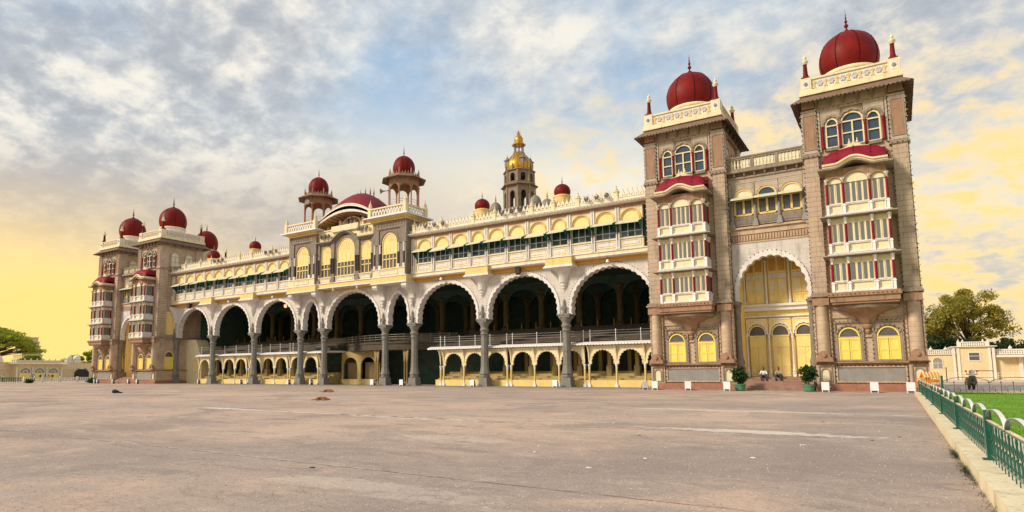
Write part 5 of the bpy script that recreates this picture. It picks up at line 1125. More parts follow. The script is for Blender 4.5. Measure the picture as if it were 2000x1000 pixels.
# ================================================================== uplight boxes along the front
def uplight(x, y, rz, sc, label):
    t = thing('uplight_box', label, 'uplight', (x, y, 0), rz, 'white uplight boxes along the palace front'); t.scale = (sc, sc, sc)
    m = MB(); m.box(-.25, .25, -.10, -.04, .14, .74); m.box(-.23, -.18, -.09, -.05, 0, .14); m.box(.18, .23, -.09, -.05, 0, .14); obj('front_panel', m, 'box_white', t)
    m = MB(); m.frustum(.02, .12, .12, .66, .22, .16, .17, .10); m.box(-.18, .22, .0, .26, .05, .12); obj('housing', m, 'navy', t)
    m = MB(); m.lathe([(.06, 0), (.07, .12), (.02, .14)], 0, 0, 8); m.v = [(.20+c, .10+a, .40+b) for a, b, c in m.v]; obj('knob', m, 'box_white', t)
    m = MB(); m.tube([(.2, .2, .1), (.34, .24, .02), (.42, .1, .02), (.6, .22, .01)], .02, 5); obj('cable', m, 'black', t)
for x, y, rz, lab in ((39.2, -4.9, .75, 'turned white uplight box with its side showing, between arcade and tower'), (40.1, -5.0, .1, 'white uplight box at the left corner of the tower next to the arcade'), (42.9, -5.1, .1, 'small white uplight on legs below the grey plaque of the tower next to the arcade'),
    (46.1, -5.9, .1, 'white uplight box left of the potted shrub at the gate steps'), (52.9, -6.0, .1, 'white uplight box right of the potted shrub at the gate steps'), (55.9, -6.0, .1, 'white uplight on legs below the grey plaque of the rightmost tower'), (58.0, -6.0, .1, 'white uplight box beside the orange barricade'),
    (29.0, -1.45, .0, 'white uplight box at the column nearest the right towers'), (19.1, -1.45, 0, 'white uplight box at the second column from the right towers'), (9.2, -1.5, 0, 'white uplight box at the column right of the narrow right arch'), (4.6, -1.5, 0, 'white uplight box at the right column of the wide central arch'),
    (-6.3, -1.4, -.5, 'white uplight box at the left column of the wide central arch'), (-10.6, -1.4, -.5, 'white uplight box at the column left of the narrow left arch'), (-20.8, -1.4, -.5, 'white uplight box at the third column from the left'), (-31.0, -1.4, -.5, 'white uplight box at the second column from the left'),
    (-56.0, -4.6, -.3, 'white uplight at the far left tower, nearest the green bush'), (-55.0, -4.6, -.3, 'white uplight at the middle of the far left tower'), (-49.6, -4.8, -.3, 'white uplight at the steps of the far gate'), (-45.2, -4.6, -.3, 'small white uplight left of the plaque on the far inner tower'), (-42.6, -4.6, -.3, 'white uplight below the plaque of the far inner tower')):
    uplight(x, y, rz, 1.0 if x > 35 else 1.05, lab)

# ================================================================== plants
def leaf_cloud(mb, pts, size, n, rnd, flat=0.0):
    for c, r in pts:
        for _ in range(n):
            while True:
                p = Vector((rnd.uniform(-1, 1), rnd.uniform(-1, 1), rnd.uniform(-1, 1)))
                if p.length <= 1: break
            p = p*(.55+.45*p.length)
            q = Vector(c)+Vector((p.x*r[0], p.y*r[1], p.z*r[2]))
            u = Vector((rnd.gauss(0, 1), rnd.gauss(0, 1), rnd.gauss(0, 1)*(1-flat))).normalized(); v = u.orthogonal().normalized(); v.rotate(__import__('mathutils').Quaternion(u, rnd.uniform(0, 6.28)))
            s = size*rnd.uniform(.6, 1.4); w = u.cross(v)
            mb._add([q-v*s*.5, q+w*s*.28, q+v*s*.6, q-w*s*.28], [(0, 1, 2, 3)])
def plain_mesh(mb, name, m):
    me = bpy.data.meshes.new(name); me.from_pydata(mb.v, [], mb.f); me.materials.append(MT[m]); return me
def tree(name, x, y, h, lab, trunk_h, clumps, leaf, size, n, tr=.35, seed=1, flat=0.0, group=None):
    rnd = random.Random(seed); t = thing(name, lab, 'tree', (x, y, 0), 0, group)
    m = MB(); top = Vector((rnd.uniform(-.4, .4), rnd.uniform(-.4, .4), trunk_h))
    m.tube([(0, 0, -.2), top*.5+Vector((.2, .1, 0))], (tr, tr*.8), 9); m.tube([top*.5+Vector((.2, .1, 0)), top], (tr*.8, tr*.62), 9)
    for c, r in clumps:
        c = Vector(c); mid = top.lerp(c, .5)+Vector((rnd.uniform(-.6, .6), rnd.uniform(-.6, .6), rnd.uniform(-.2, .8)))
        m.tube([top, mid], (tr*.42, tr*.26), 6); m.tube([mid, c], (tr*.26, tr*.10), 5)
        for _ in range(3):
            e = c+Vector((rnd.uniform(-1, 1)*r[0], rnd.uniform(-1, 1)*r[1], rnd.uniform(-.5, .9)*r[2])); m.tube([mid.lerp(c, .6), e], (tr*.12, .02), 4)
    obj('trunk', m, 'bark', t)
    m = MB(); leaf_cloud(m, clumps, size, n, rnd, flat); obj('crown', plain_mesh(m, 'crown', leaf), leaf, t)
    return t
def clumps(rnd, cx, cy, z0, z1, rx, ry, k, r):
    o = []
    for i in range(k):
        a = rnd.uniform(0, 2*PI); d = rnd.uniform(0, 1)**.5; z = rnd.uniform(0, 1); w = 1-.55*abs(z-.35)**1.4
        rr = r*rnd.uniform(.6, 1.25); o.append(((cx+rx*d*w*math.cos(a), cy+ry*d*w*math.sin(a), z0+(z1-z0)*z), (rr, rr, rr*.72)))
    return o
r_ = random.Random(3)
tree('broad_tree', 69.5, 104, 19, 'tall olive-green tree rising behind the cream building at right', 6.5, clumps(r_, 0, 0, 6.0, 17.2, 7.0, 5, 46, 1.8), 'leaf_olive', .42, 330, .38, 5)
tree('broad_tree', 64.0, 100, 14, 'rounder olive tree partly hidden by the rightmost tower', 5, clumps(r_, 0, 0, 4.5, 13.2, 4.2, 3, 26, 1.7), 'leaf_olive', .48, 300, .3, 6)
for i, (x, y, h, rx, lab) in enumerate(((62.0, 92, 8.6, 3.4, 'dark bushy tree showing just right of the tower edge'), (67.5, 94, 8.8, 4.0, 'dark bushy tree below the tall olive tree'), (73.5, 95, 8.0, 4.2, 'dark low tree at right behind the building'), (80.0, 96, 8.6, 4.6, 'dark spreading tree at the right edge of the view'))):
    tree('dark_tree', x, y, h, lab, 3, clumps(r_, 0, 0, 3.2, h-1.2, rx, 3, 16, 1.7), 'leaf_dark', .55, 260, .3, 20+i, group='dark trees behind the right building')
# spreading rain tree at left
rc_ = []
for i in range(95):
    a = r_.uniform(0, 2*PI); d = r_.uniform(.0, 1)**.5; X_ = 15.5*d*math.cos(a); Y_ = 13.5*d*math.sin(a); rc_.append(((X_, Y_, 8.6+5.0*(1-d*d)+r_.uniform(-1.4, .6)), (2.3, 2.3, .8)))
tree('rain_tree', -140, 6.5, 15, 'wide umbrella-shaped green tree at the left edge', 5.5, rc_, 'leaf_rain', .5, 190, .6, 9, .3)
for i, (x, y, h, lab) in enumerate(((-140, 36.5, 9.5, 'leafy tree behind the wall touching the far left tower'), (-142, 32.0, 7.2, 'low tree behind the wall with the small cream domes'))):
    tree('dark_tree', x, y, h, lab, 3.2, clumps(r_, 0, 0, 3.8, h-1, 3.2, 3.2, 15, 1.5), 'leaf_rain', .5, 260, .3, 40+i, group='trees behind the far left wall')
for i, (y, lab) in enumerate(((6, 'low hedge-like bush under the wide umbrella tree'), (14, 'rounded bush beside the wide umbrella tree trunk'))):
    t = thing('bush', lab, 'bush', (-131, y, 0), 0, 'bushes behind the left wall'); m = MB(); leaf_cloud(m, clumps(r_, 0, 0, 4.0, 6.2, 1.5, 4, 12, 1.2), .45, 230, r_); obj('foliage', plain_mesh(m, 'foliage', 'leaf_rain'), None, t); m = MB(); m.tube([(0, 0, 0), (0, 0, 4.5)], (.15, .08), 6); obj('stem', m, 'bark', t)
def potted(x, y, lab, s=1.0):
    t = thing('potted_shrub', lab, 'potted plant', (x, y, 0), 0, 'shrubs in green pots at the gate steps')
    m = MB(); m.lathe([(.26*s, 0), (.36*s, .06), (.41*s, .42*s), (.45*s, .44*s), (.45*s, .52*s), (.38*s, .52*s), (.36*s, .46*s)], 0, 0, 18); obj('pot', m, 'pot_green', t, 40)
    m = MB(); m.tube([(0, 0, .4), (.02, 0, .9)], .045, 6); obj('stem', m, 'bark', t)
    rnd = random.Random(int(x*10)); m = MB(); cl = [((rnd.uniform(-.36, .36), rnd.uniform(-.36, .36), rnd.uniform(.85, 1.62)), (.34, .34, .30)) for _ in range(14)]; cl += [((rnd.uniform(-.15, .15), rnd.uniform(-.15, .15), 1.75), (.22, .22, .2))]
    leaf_cloud(m, [(c_, tuple(q_*rnd.uniform(.7, 1.3) for q_ in r__)) for c_, r__ in cl], .21, 62, rnd); obj('foliage', plain_mesh(m, 'foliage', 'leaf_pot'), None, t)
potted(46.9, -5.0, 'round leafy shrub in a green pot left of the gate steps'); potted(51.75, -5.1, 'round leafy shrub in a green pot right of the gate steps')
for x, y, h, lab in ((-58.6, -3.6, 1.5, 'spiky green bush at the outer foot of the farthest tower'), (-73.0, -7.8, 1.25, 'small green palm-like bush by the far left railing')):
    t = thing('bush', lab, 'bush', (x, y, 0)); m = MB(); rnd = random.Random(int(h*100))
    for i in range(150):
        a = rnd.uniform(0, 6.28); el_ = rnd.uniform(.3, 1.4); L = h*rnd.uniform(.6, 1.0); dr = Vector((math.cos(a)*math.cos(el_), math.sin(a)*math.cos(el_), math.sin(el_))); sd2 = dr.cross(Vector((0, 0, 1))).normalized()*.06; b0 = Vector((rnd.uniform(-.4, .4), rnd.uniform(-.4, .4), 0)); p1 = b0+dr*L*.6; p2 = b0+dr*L+Vector((0, 0, -.12*L))
        m._add([b0-sd2*.4, b0+sd2*.4, p1+sd2, p2, p1-sd2], [(0, 1, 2, 3, 4)])
    obj('foliage', plain_mesh(m, 'foliage', 'leaf_pot'), None, t)

# ================================================================== green fence, kerb, lawn
m = MB(); m.box(58.13, 59.25, -80, -9.9, 0, .2)
kb = struct('kerb', m, 'kerb_cream')
m = MB(); m.box(59.0, 110, -80, -10.6, 0, .13); struct('lawn', m, 'lawn')
m = MB(); m.box(59.26, 110, -10.6, -9.0, 0, .2); struct('back_kerb', m, 'kerb_cream')
m = MB(); m.box(59.3, 140, -9.0, 120, -.3, .012); struct('sandy_court', m, 'sandy')
m = MB(); rg = random.Random(4)
for _ in range(16000):
    d = rg.uniform(0, 1)**1.6; x = 59.3+rg.uniform(0, 1)*(2+14*d); y = -46+d*35.3 if rg.random() < .8 else -10.75+rg.uniform(-.25, .1)
    h = rg.uniform(.04, .10)+(.05 if y > -11 else 0); a = rg.uniform(0, 6.28); dx, dy = .012*math.cos(a), .012*math.sin(a); lx, ly = rg.uniform(-.03, .03), rg.uniform(-.03, .03)
    m._add([(x-dx, y-dy, .125), (x+dx, y+dy, .125), (x+lx, y+ly, .13+h)], [(0, 1, 2)])
o = obj('grass', plain_mesh(m, 'grass', 'grass_blade'), None); o['kind'] = 'stuff'; tag(o, 'short bright green mown grass behind the green fence', 'grass')
m = MB()
for _ in range(420):
    y = rg.choice([rg.uniform(-53, -44), rg.uniform(-44, -20), rg.gauss(-47.5, .5), rg.gauss(-45, .4)]); x = 58.11-abs(rg.gauss(0, .05)); h = rg.uniform(.03, .11)
    for k in range(4):
        a = rg.uniform(0, 6.28); m._add([(x, y-.008, 0), (x, y+.008, 0), (x+.05*math.cos(a), y+.05*math.sin(a), h)], [(0, 1, 2)])
o = obj('weeds', plain_mesh(m, 'weeds', 'leaf_pot'), None); o['kind'] = 'stuff'; tag(o, 'thin weeds growing along the foot of the cream kerb', 'weeds')
FX = 58.40; PL = 6.18
GF = thing('green_fence', 'green iron fence with hoop tops standing on the cream kerb', 'fence', (FX, -47.39, .2))
post_m = shared('fence_post', lambda: MB().box(-.045, .045, -.055, .055, 0, .735).box(-.10, .10, -.10, .10, 0, .02), 'fence_green')
def hoop():
    q = MB(); R = PL/6-.03; n = 18; A = [(-R*math.cos(PI*i/n), .20*math.sin(PI*i/n)) for i in range(n+1)]; B = [(x*.985, z-.018) for x, z in A]
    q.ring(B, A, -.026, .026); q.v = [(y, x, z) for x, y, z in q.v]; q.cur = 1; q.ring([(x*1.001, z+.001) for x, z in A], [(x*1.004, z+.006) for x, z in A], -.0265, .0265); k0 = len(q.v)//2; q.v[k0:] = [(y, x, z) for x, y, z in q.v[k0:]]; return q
hoop_m = shared('hoop', hoop, ['fence_green', 'fence_sheen'], 50)
bar_m = shared('bar', lambda: MB().box(-.007, .007, -.011, .011, 0, .56), 'fence_green')
spear_m = shared('spear', lambda: MB().box(-.009, .009, -.012, .012, .30, .56).frustum(0, 0, .42, .50, .006, .010, .012, .038).frustum(0, 0, .50, .56, .012, .038, .006, .012).box(-.006, .006, -.009, .009, 0, .30), 'fence_green')
for k in range(-1, 7):
    y0 = k*PL
    if k > -1: pass
    obj('fence_post', post_m, None, GF, loc=(0, y0, 0))
    if k == 6: continue
    m = MB(); m.box(-.022, .022, y0+.05, y0+PL-.05, .555, .585); tr_ = obj('top_rail', m, 'fence_green', GF); m = MB(); m.box(-.024, .024, y0+.05, y0+PL-.05, .5852, .591); obj('rail_sheen', m, 'kerb_cream', tr_)  # cream strip paints the sky's sheen onto the green top rail
    m = MB(); m.box(-.014, .014, y0+.05, y0+PL-.05, .085, .105); obj('bottom_rail', m, 'fence_green', GF)
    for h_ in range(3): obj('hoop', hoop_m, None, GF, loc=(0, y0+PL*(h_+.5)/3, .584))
    nb = 20
    for j in range(1, nb): obj('bar', spear_m if j % 2 else bar_m, None, GF, loc=(0, y0+PL*j/nb, 0))
    m = MB()
    for j in range(nb):                                  # scrolled diamonds between the bars
        ya, yb = y0+PL*j/nb, y0+PL*(j+1)/nb; up = j % 2
        m.tube([(0, ya, .46 if up else .30), (0, (ya+yb)/2, .38), (0, yb, .30 if up else .46)], .008, 4)
        m.tube([(0, ya, .30 if up else .46), (0, (ya+yb)/2, .38), (0, yb, .46 if up else .30)], .008, 4)
        yc = (ya+yb)/2; m.tube([(0, yc+.08*math.cos(a*PI/5), .21+.085*math.sin(a*PI/5)) for a in range(11)], .007, 4)
    o = obj('scrollwork', m, 'fence_green', GF); o['kind'] = 'stuff'
# dark hooped fence at the back of the lawn
BF_ = thing('dark_fence', 'low dark iron fence with scrolls and wide hoops at the back of the lawn', 'fence', (59.6, -9.7, .2))
for i in range(34):
    x = i*.56; m = shared('dark_bar', lambda: MB().box(-.014, .014, -.014, .014, 0, .62).lathe([(.03, .58), (.03, .64), (.01, .67)], 0, 0, 6), 'fence_dark'); obj('bar', m, None, BF_, loc=(x, 0, 0))
    sm = shared('scroll', lambda: MB().tube([(.05+.12*(1-t/14)*math.cos(t*.7)+.12, 0, .20+.13*(1-t/16)*math.sin(t*.7)) for t in range(13)], .012, 4).tube([(.05, 0, .45), (.28, 0, .38), (.51, 0, .47)], .010, 4).box(.26, .30, -.008, .008, .05, .18), 'fence_dark'); obj('scroll', sm, None, BF_, loc=(x, 0, 0))
m = MB(); m.box(0, 18.6, -.015, .015, .56, .585); obj('top_rail', m, 'fence_dark', BF_); m = MB(); m.box(0, 18.6, -.012, .012, .04, .06); obj('bottom_rail', m, 'fence_dark', BF_)
for i in range(8):
    m = shared('wide_hoop', lambda: MB().tube([(1.15-1.13*math.cos(PI*t/16), 0, .58+.33*math.sin(PI*t/16)) for t in range(17)], .018, 5), 'fence_dark'); obj('hoop', m, None, BF_, loc=(i*2.3, 0, 0))
t = thing('gate_post', 'single green post at the corner where the green and dark fences meet', 'post', (59.55, -10.2, .2)); m = MB(); m.box(-.06, .06, -.06, .06, 0, .95); obj('post_shaft', m, 'fence_green', t); m = MB(); m.frustum(0, 0, .95, 1.02, .075, .075, .04, .04); obj('post_cap', m, 'fence_green', t)

# ================================================================== slab joints, patches and litter on the forecourt
def strip(name, pts, w, m, seed, z=.004):
    r = random.Random(seed); mb = MB(); L = []; Rr = []
    for i, (x, y) in enumerate(pts): a = w*r.uniform(.25, 1.3); b = w*r.uniform(.25, 1.3); L.append((x, y-a, z)); Rr.append((x, y+b, z))
    n = len(pts); mb._add(L+Rr, [(i, i+1, n+i+1, n+i) for i in range(n-1)]); o = obj(name, mb, m); o['kind'] = 'structure'; return o
rs = random.Random(11)
def line(x0, x1, y, k, jit=.03): return [(x0+(x1-x0)*i/k, y+rs.gauss(0, jit)) for i in range(k+1)]
strip('slab_joint', line(31.5, 46.2, -42.45, 90), .11, 'joint_fill', 1); strip('slab_joint', line(31.3, 33.6, -42.1, 14, .06), .28, 'joint_fill', 2); strip('slab_joint', line(40.0, 46.0, -42.55, 30, .06), .16, 'joint_fill', 3)
strip('slab_joint', line(46.3, 58.0, -42.62, 90), .045, 'joint_fill', 4); strip('slab_joint', line(34.0, 52.0, -52.1, 110, .02), .016, 'joint_fill', 6); strip('slab_joint', line(22.0, 57.5, -32.6, 120), .05, 'joint_fill', 7); strip('slab_joint', line(48.0, 58.0, -33.2, 40, .05), .14, 'joint_fill', 8)
strip('slab_joint', line(12.0, 30.0, -22.9, 60), .08, 'joint_fill', 9); strip('slab_joint', line(2.0, 14.0, -13.5, 40), .12, 'joint_fill', 10); strip('slab_joint', line(20.0, 44.0, -13.2, 60), .05, 'joint_fill', 12)
strip('slab_joint', line(35.0, 57.8, -52.12, 130, .012), .008, 'black', 13, .005); strip('slab_joint', line(33.5, 57.8, -42.6, 130, .015), .012, 'black', 14, .0055)
m = MB(); m.box(-60, 58.1, -4.6, -.96, 0, .035); struct('front_apron', m, 'apron_grey')
for i in range(14):
    x, y = rs.uniform(49, 57.8), rs.uniform(-53, -36) if i < 18 else rs.uniform(-53, -46); s_ = rs.uniform(.02, .06)
    m = MB(); p = [(s_*rs.uniform(.6, 1.4)*math.cos(a*PI/3), s_*rs.uniform(.4, 1)*math.sin(a*PI/3)) for a in range(6)]; n = 6
    m._add([(a, b, 0) for a, b in p]+[(a*.8, b*.8, .012) for a, b in p], [tuple(range(n-1, -1, -1)), tuple(range(n, 2*n))]+[(j, (j+1) % n, n+(j+1) % n, n+j) for j in range(n)])
    o = obj('litter_scrap', m, 'litter' if i % 3 else 'bark', loc=(x, y, .004)); tag(o, 'tiny scrap of litter lying on the forecourt paving', 'litter', 'scraps of litter on the paving')

for nm, mm_, cnt, lab in (('pale_grit', 'joint_fill', 5200, 'pale loose grit scattered over the near paving'), ('dark_grit', 'grit_brown', 6500, 'dark loose grit and leaf crumbs scattered over the near paving')):
    m = MB(); rgt = random.Random(cnt+len(nm))
    for _ in range(cnt):
        d = 6.5+26*rgt.random()**1.5; a = rgt.uniform(-1.28, .06); x = 57.34+d*math.sin(a); y = -59.83+d*math.cos(a)
        if x > 58.05: continue
        r = rgt.uniform(.004, .010)*(1+d/40); q = rgt.uniform(0, 6.28)
        m._add([(x+r*math.cos(q), y+r*math.sin(q), .001), (x+r*math.cos(q+2.1), y+r*math.sin(q+2.1), .001), (x+r*math.cos(q+4.2), y+r*math.sin(q+4.2), .001), (x, y, r*.7)], [(0, 1, 3), (1, 2, 3), (2, 0, 3)])
    o = obj(nm, plain_mesh(m, nm, mm_), None); o['kind'] = 'stuff'; tag(o, lab, 'grit')

# ================================================================== people, dogs
def skin_obj(name, chains, m, parent=None, sub=2, loc=None):
    """continuous body: chains of ((x,y,z), radius); equal points are shared"""
    vs, rad, es, idx = [], [], [], {}
    def vid(p, r):
        k = tuple(round(c, 4) for c in p)
        if k not in idx: idx[k] = len(vs); vs.append(p); rad.append(r)
        return idx[k]
    for ch in chains:
        ids = [vid(p, r) for p, r in ch]; es += list(zip(ids, ids[1:]))
    me = bpy.data.meshes.new(name); me.from_pydata(vs, es, []); o = bpy.data.objects.new(name, me); C.objects.link(o)
    o.modifiers.new('s', 'SKIN'); me.skin_vertices[0].data[0].use_root = True
    for i, r in enumerate(rad): me.skin_vertices[0].data[i].radius = r if isinstance(r, tuple) else (r, r)
    sb = o.modifiers.new('d', 'SUBSURF'); sb.levels = sb.render_levels = sub; o.modifiers['s'].use_smooth_shade = True
    me.materials.append(MT[m])
    if parent: o.parent = parent
    if loc: o.location = loc
    return o
def seated(x, y, z, rz, shirt, lab, arms, lean=.10):
    t = thing('person', lab, 'person', (x, y, z), rz, 'men sitting on the gate steps')
    # origin: seat level, facing -y
    hip = (0, 0, .10); ch = [[((0, 0, .10), (.15, .11)), ((0, -lean*.4, .26), (.145, .10)), ((0, -lean, .42), (.165, .10)), ((0, -lean-.02, .50), (.10, .07)), ((0, -lean-.04, .56), .05), ((0, -lean-.05, .60), (.055, .06)), ((0, -lean-.06, .68), (.072, .085)), ((0, -lean-.055, .76), (.06, .07))]]
    legs = []
    for s in (-1, 1):
        legs.append([((0, 0, .10), (.15, .11)), ((s*.09, -.06, .09), .085), ((s*.17, -.42, .12), .06), ((s*.18, -.45, -.10), .052), ((s*.18, -.44, -.30), .038), ((s*.18, -.46, -.335), .035), ((s*.19, -.58, -.345), .03)])
    for (el_, hd), s in zip(arms, (-1, 1)):
        sh = (s*.17, -lean, .45); ch.append([((0, -lean, .42), (.165, .10)), (sh, .055), (el_, .042), (hd, .03)])
    b = skin_obj('body', ch+legs, 'skin', t)
    # clothing shells over the body
    sc = [[((0, .0, .08), (.165, .125)), ((0, -lean*.4, .26), (.158, .115)), ((0, -lean, .42), (.178, .112)), ((0, -lean-.02, .495), (.105, .075))]]
    for (el_, hd), s in zip(arms, (-1, 1)):
        e2 = tuple(a*.75+b_*.25 for a, b_ in zip(el_, hd)); sc.append([((0, -lean, .42), (.178, .112)), ((s*.17, -lean, .45), .067), (el_, .054), (e2, .05)])
    skin_obj('shirt', sc, shirt, t)
    tr = []
    for s in (-1, 1): tr.append([((0, 0, .07), (.165, .125)), ((s*.09, -.06, .09), .10), ((s*.17, -.42, .12), .074), ((s*.18, -.45, -.10), .066), ((s*.18, -.44, -.27), .06)])
    skin_obj('trousers', tr, 'trouser', t)
    skin_obj('hair', [[((0, -lean-.02, .67), (.055, .05)), ((0, -lean-.03, .74), (.075, .075)), ((0, -lean-.055, .785), (.06, .06))]], 'hair', t)
    f = MB()
    hx, hy, hz = 0, -lean-.06, .68
    f.frustum(hx, hy-.085, hz-.03, hz+.01, .014, .018, .008, .006); obj('nose', f, 'skin', b)
    for s in (-1, 1): f = MB(); f.lathe([(.004, hz+.005), (.012, hz+.012), (.004, hz+.02)], s*.028, hy-.077, 6); obj('eye', f, 'hair', b)
    for s in (-1, 1): f = MB(); f.lathe([(.01, hz-.03), (.016, hz), (.008, hz+.03)], s*.073, hy, 6); obj('ear', f, 'skin', b)
    for (el_, hd), s in zip(arms, (-1, 1)):
        dr = (Vector(hd)-Vector(el_)).normalized(); sd3 = dr.cross(Vector((0, 0, 1))).normalized()
        for j in range(4): q = Vector(hd)+sd3*(j-1.5)*.018; skin_obj('finger', [[(tuple(q), .009), (tuple(q+dr*.05), .0085), (tuple(q+dr*(.075+.012*(j in (1, 2)))+Vector((0, 0, -.02))), .007)]], 'skin', b, 1)
        q = Vector(hd)-sd3*s*.025; skin_obj('thumb', [[(tuple(q), .01), (tuple(q-sd3*s*.03+dr*.03), .009)]], 'skin', b, 1)
    for s in (-1, 1): f = MB(); f.frustum(s*.18, -.53, -.365, -.315, .045, .13, .035, .09); obj('shoe', f, 'black', t)
    return t
seated(48.25, -2.36, 1.075, .15, 'white_cloth', 'man in white shirt and dark trousers sitting on the gate steps', (((-.25, -.20, .24), (-.17, -.40, .19)), ((.25, -.20, .24), (.17, -.40, .19))))
seated(49.42, -2.36, 1.075, -.1, 'tan_cloth', 'man in tan shirt with folded arms sitting on the gate steps', (((-.24, -.30, .24), (-.02, -.42, .24)), ((.24, -.30, .24), (.04, -.44, .20))), .16)
def stander(x, y, rz, shirt, lab):
    t = thing('person', lab, 'person', (x, y, 0), rz, 'people standing by the far left gateway')
    ch = [[((0, 0, .92), (.15, .11)), ((0, 0, 1.15), (.13, .10)), ((0, 0, 1.38), (.17, .10)), ((0, 0, 1.48), (.06, .06)), ((0, -.01, 1.56), (.07, .08)), ((0, -.01, 1.68), (.06, .07))]]
    for s in (-1, 1):
        ch.append([((0, 0, .92), (.15, .11)), ((s*.1, 0, .85), .09), ((s*.11, -.02, .47), .06), ((s*.12, 0, .08), .04), ((s*.12, -.12, .04), .03)]); ch.append([((0, 0, 1.38), (.17, .10)), ((s*.2, 0, 1.4), .05), ((s*.25, 0, 1.12), .04), ((s*.24, -.08, .85), .03)])
    skin_obj('body', ch, 'trouser', t, 1)
    skin_obj('shirt', [[((0, 0, .86), (.17, .13)), ((0, 0, 1.15), (.15, .115)), ((0, 0, 1.38), (.185, .115)), ((0, 0, 1.46), (.08, .07))]]+[[((0, 0, 1.38), (.185, .115)), ((s*.2, 0, 1.4), .065), ((s*.25, 0, 1.15), .055)] for s in (-1, 1)], shirt, t, 1)
    skin_obj('head', [[((0, -.02, 1.50), .06), ((0, -.03, 1.58), (.075, .085)), ((0, -.02, 1.66), .06)]], 'skin', t, 1)
    skin_obj('hair', [[((0, .02, 1.60), .07), ((0, .0, 1.69), .068)]], 'hair', t, 1)
rp_ = random.Random(2)
for i, (y, sh, lab) in enumerate(((4.9, 'crimson', 'person in dark red by the far dark gateway'), (6.0, 'white_cloth', 'person in white by the far dark gateway'), (6.5, 'trouser', 'person in dark clothes next to the one in white by the gateway'), (7.6, 'tan_cloth', 'person in tan near the middle of the far group'), (8.4, 'ochre', 'person in ochre near the right of the far group'), (9.2, 'dome_red', 'person in bright red at the right end of the far group'), (-.5, 'white_cloth', 'lone person in white in front of the far yellow arches'))):
    stander(-102+rp_.uniform(-1, 1), y-.8, rp_.uniform(0, 6), sh, lab)
def dog(x, y, rz, m, lab, s=1.0):
    t = thing('dog', lab, 'dog', (x, y, 0), rz, 'dogs asleep on the forecourt'); t.scale = (s, s, s)
    ch = [[((-.34, 0, .13), (.11, .12)), ((-.12, .02, .13), (.115, .11)), ((.14, .0, .14), (.14, .13)), ((.32, -.04, .13), (.085, .09)), ((.44, -.10, .10), (.075, .075)), ((.53, -.16, .08), (.06, .055)), ((.62, -.21, .05), (.033, .033))],
          [((-.34, 0, .13), (.11, .12)), ((-.44, .05, .08), .03), ((-.60, -.02, .04), .022), ((-.68, -.16, .03), .016)],
          [((.14, 0, .14), (.14, .13)), ((.16, -.16, .08), .05), ((.30, -.28, .05), .034), ((.46, -.30, .035), .028)], [((.14, 0, .14), (.14, .13)), ((.10, -.18, .07), .05), ((.12, -.36, .045), .034), ((.26, -.44, .03), .026)],
          [((-.34, 0, .13), (.11, .12)), ((-.30, -.18, .09), .075), ((-.14, -.28, .06), .04), ((-.30, -.38, .04), .03), ((-.16, -.46, .03), .024)]]
    b = skin_obj('body', ch, m, t)
    for q in (-1, 1): f = MB(); f._add([(.48, -.13+q*.05, .14), (.42, -.11+q*.07, .13), (.44, -.12+q*.10, .09), (.46, -.12+q*.06, .12)], [(0, 1, 2), (0, 2, 3), (0, 3, 1), (1, 3, 2)]); obj('ear', f, m, t)
dog(4.4, -32.4, 2.5, 'dog_black', 'black dog lying on the paving at left', 1.25); dog(18.8, -22.5, .3, 'dog_brown', 'brown dog lying nearest the central arch', 1.05); dog(30.1, -34.0, .8, 'dog_brown', 'brown dog curled on the paving farther out from the palace', .85)

# ================================================================== barricades, scooter
def barricade(x, y, rz, lab):
    t = thing('barricade', lab, 'barricade', (x, y, 0), rz, 'orange barricades by the rightmost tower'); t.scale = (.52, .8, 1.3)
    for s in (-1, 1):
        for q in (-1, 1): m = MB(); m.tube([(s*.55, q*.32, 0), (s*.55, q*.16, .85), (s*.55, 0, 1.05)], .035, 6); obj('leg', m, 'orange_paint', t)
    for q, mm_ in ((-1, 'orange_paint'), (1, 'orange_paint')):
        for z in (.25, .55): m = MB(); m.box(-.58, .58, q*(.30-.16*z)-.02, q*(.30-.16*z)+.02, z, z+.16); obj('board', m, mm_, t)
    m = MB(); m.prismx([(-.34, .80), (0, 1.10), (.34, .80), (.30, .80), (0, 1.05), (-.30, .80)], -.62, .62); obj('roof_board', m, 'orange_paint', t)
    for x0 in (-.45, -.05, .35): m = MB(); m.prismx([(-.35, .815), (-.01, 1.115), (-.01, 1.125), (-.36, .825)], x0-.07, x0+.07); obj('stripe', m, 'cream', t)
barricade(58.95, -5.1, .45, 'orange and cream barricade touching the corner of the rightmost tower'); barricade(59.35, -4.2, .4, 'orange barricade behind the front one, farther right'); 
t = thing('barricade', 'slim orange tube frame standing at the tower corner in front of the barricades', 'barricade', (58.62, -5.4, 0), .2, 'orange barricades by the rightmost tower')
for x in (-.25, .25): m = MB(); m.tube([(x, 0, 0), (x, 0, 1.0)], .028, 6); obj('leg', m, 'orange_paint', t)
for z in (.35, .98): m = MB(); m.tube([(-.25, 0, z), (.25, 0, z)], .028, 6); obj('rung', m, 'orange_paint', t)
